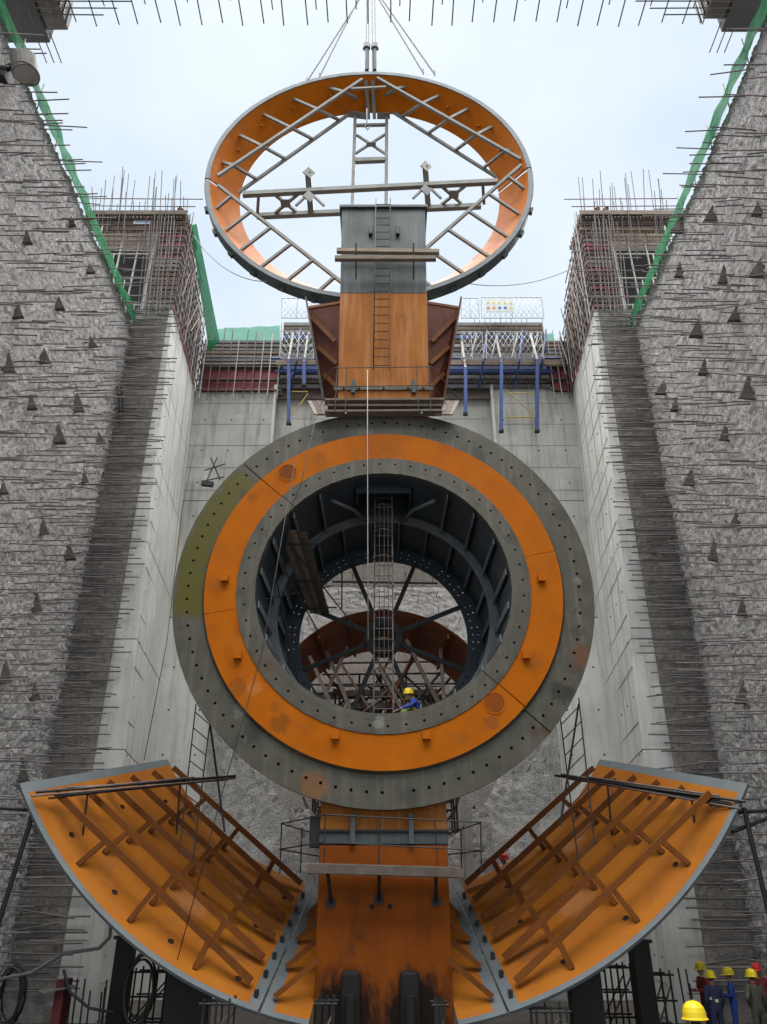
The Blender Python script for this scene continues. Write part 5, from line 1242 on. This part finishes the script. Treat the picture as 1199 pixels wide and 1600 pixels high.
def person(loc, rz, pose, top, legs, helmet, label, stripe=False, scale=1.0, group=None, emblem=False):
    t = thing('person', label, 'person', loc, group); t.rotation_euler = (0, 0, rz); t.scale = (scale,) * 3
    ORG[t.name] = Vector((0, 0, 0))
    link('body', body_mesh(pose, top, legs, stripe), t)
    h_ = link('helmet', helmet_mesh(helmet), t); h_.scale = (.93, .93, .93); J = POSES[pose]; h_.location = Vector(J['skull']) + P(0, -.015, .045)
    if emblem:
        ORG[h_.name] = Vector((0, 0, 0))
        m = MB()
        for (u0, v0, u1, v1) in ((-.03, 0, .03, .014), (-.02, .018, .02, .03), (-.008, .03, .008, .052), (-.03, -.022, -.008, -.006), (.008, -.022, .03, -.006)):
            m.hexa([(u0, .141, .055 + v0), (u1, .141, .055 + v0), (u1, .155, .055 + v0), (u0, .155, .055 + v0)], [(u0, .125, .055 + v1), (u1, .125, .055 + v1), (u1, .149, .055 + v1), (u0, .149, .055 + v1)])
        m.build('emblem', 'emblem_red', h_)
    return t
def ground_at(px, py_top, Yd): p = at(px, py_top, Yd); return P(p.x, Yd, 0), p.z
def stand(px, py, Yd, rz, *a, **k):
    g, zt_ = ground_at(px, py, Yd); k['scale'] = max(.90, min(1.09, zt_ / 1.80)); return person(g, rz, *a, **k)
GRP = 'workers standing at the bottom right'
stand(1094, 1502, 22.4, R(100), 'hold', 'cloth_red', 'cloth_navy', 'helmet_yellow', 'worker in dark red vest and yellow helmet, leftmost standing at the back', group=GRP)
stand(1110, 1520, 21.0, R(15), 'stand', 'cloth_navy', 'cloth_navy', 'helmet_yellow', 'worker seen from behind in navy jacket with pale reflective band', stripe=True, group=GRP)
stand(1137, 1511, 21.8, R(70), 'hold', 'cloth_blue', 'cloth_blue', 'helmet_yellow', 'worker in bright blue overalls and yellow helmet facing left', group=GRP)
stand(1173, 1513, 20.6, R(20), 'akimbo', 'cloth_camo', 'cloth_camo', 'helmet_yellow', 'worker in dark camouflage clothes and yellow helmet at the right edge', group=GRP)
stand(1181, 1504, 22.8, R(150), 'stand', 'cloth_red', 'cloth_navy', 'helmet_red', 'worker in red helmet half hidden behind the camouflage figure', group=GRP)
stand(1082, 1563, 10.9, R(-30), 'stand', 'cloth_navy', 'cloth_navy', 'helmet_yellow', 'nearest worker, cropped to a large yellow helmet with red emblem', group=GRP, emblem=True)
# two workers on the lower rim inside the ring
zf = AX - R0 + .02
def in_ring(px, py, Yd, rz, pose, hz, *a, **k):
    p = at(px, py, Yd); return person(P(p.x, Yd, p.z - hz), rz, pose, *a, **k)
def on_deck(px, py, rz, *a, **k):
    p = at(px, py, 26.9); return person(P(p.x, 26.9, 29.07 + H), rz, 'stand', *a, **k)
in_ring(650, 1076, 20.9, R(120), 'crouch', 1.21, 'cloth_blue', 'cloth_navy', 'helmet_yellow', 'worker in blue jacket and yellow helmet crouching on the lower rim inside the ring', group='workers in the ring')
in_ring(630, 1086, 20.8, R(-60), 'crouch', 1.16, 'cloth_green', 'cloth_camo', 'helmet_yellow', 'worker in green jacket bending beside the blue one inside the ring', group='workers in the ring')
in_ring(788, 1333, 24.9, R(90), 'stand', 1.8, 'cloth_navy', 'cloth_navy', 'helmet_red', 'worker in red helmet peeping over the far edge of the right shell')
on_deck(280, 343, R(200), 'cloth_orange', 'cloth_navy', 'helmet_yellow', 'worker in orange vest on the left pier formwork deck')
on_deck(936, 338, R(160), 'cloth_green', 'cloth_navy', 'helmet_yellow', 'worker in yellow helmet at the edge of the right formwork deck', group='workers on the right formwork')
on_deck(949, 341, R(200), 'cloth_blue', 'cloth_navy', 'helmet_red', 'worker in blue jacket beside the yellow helmet on the right formwork deck', group='workers on the right formwork')
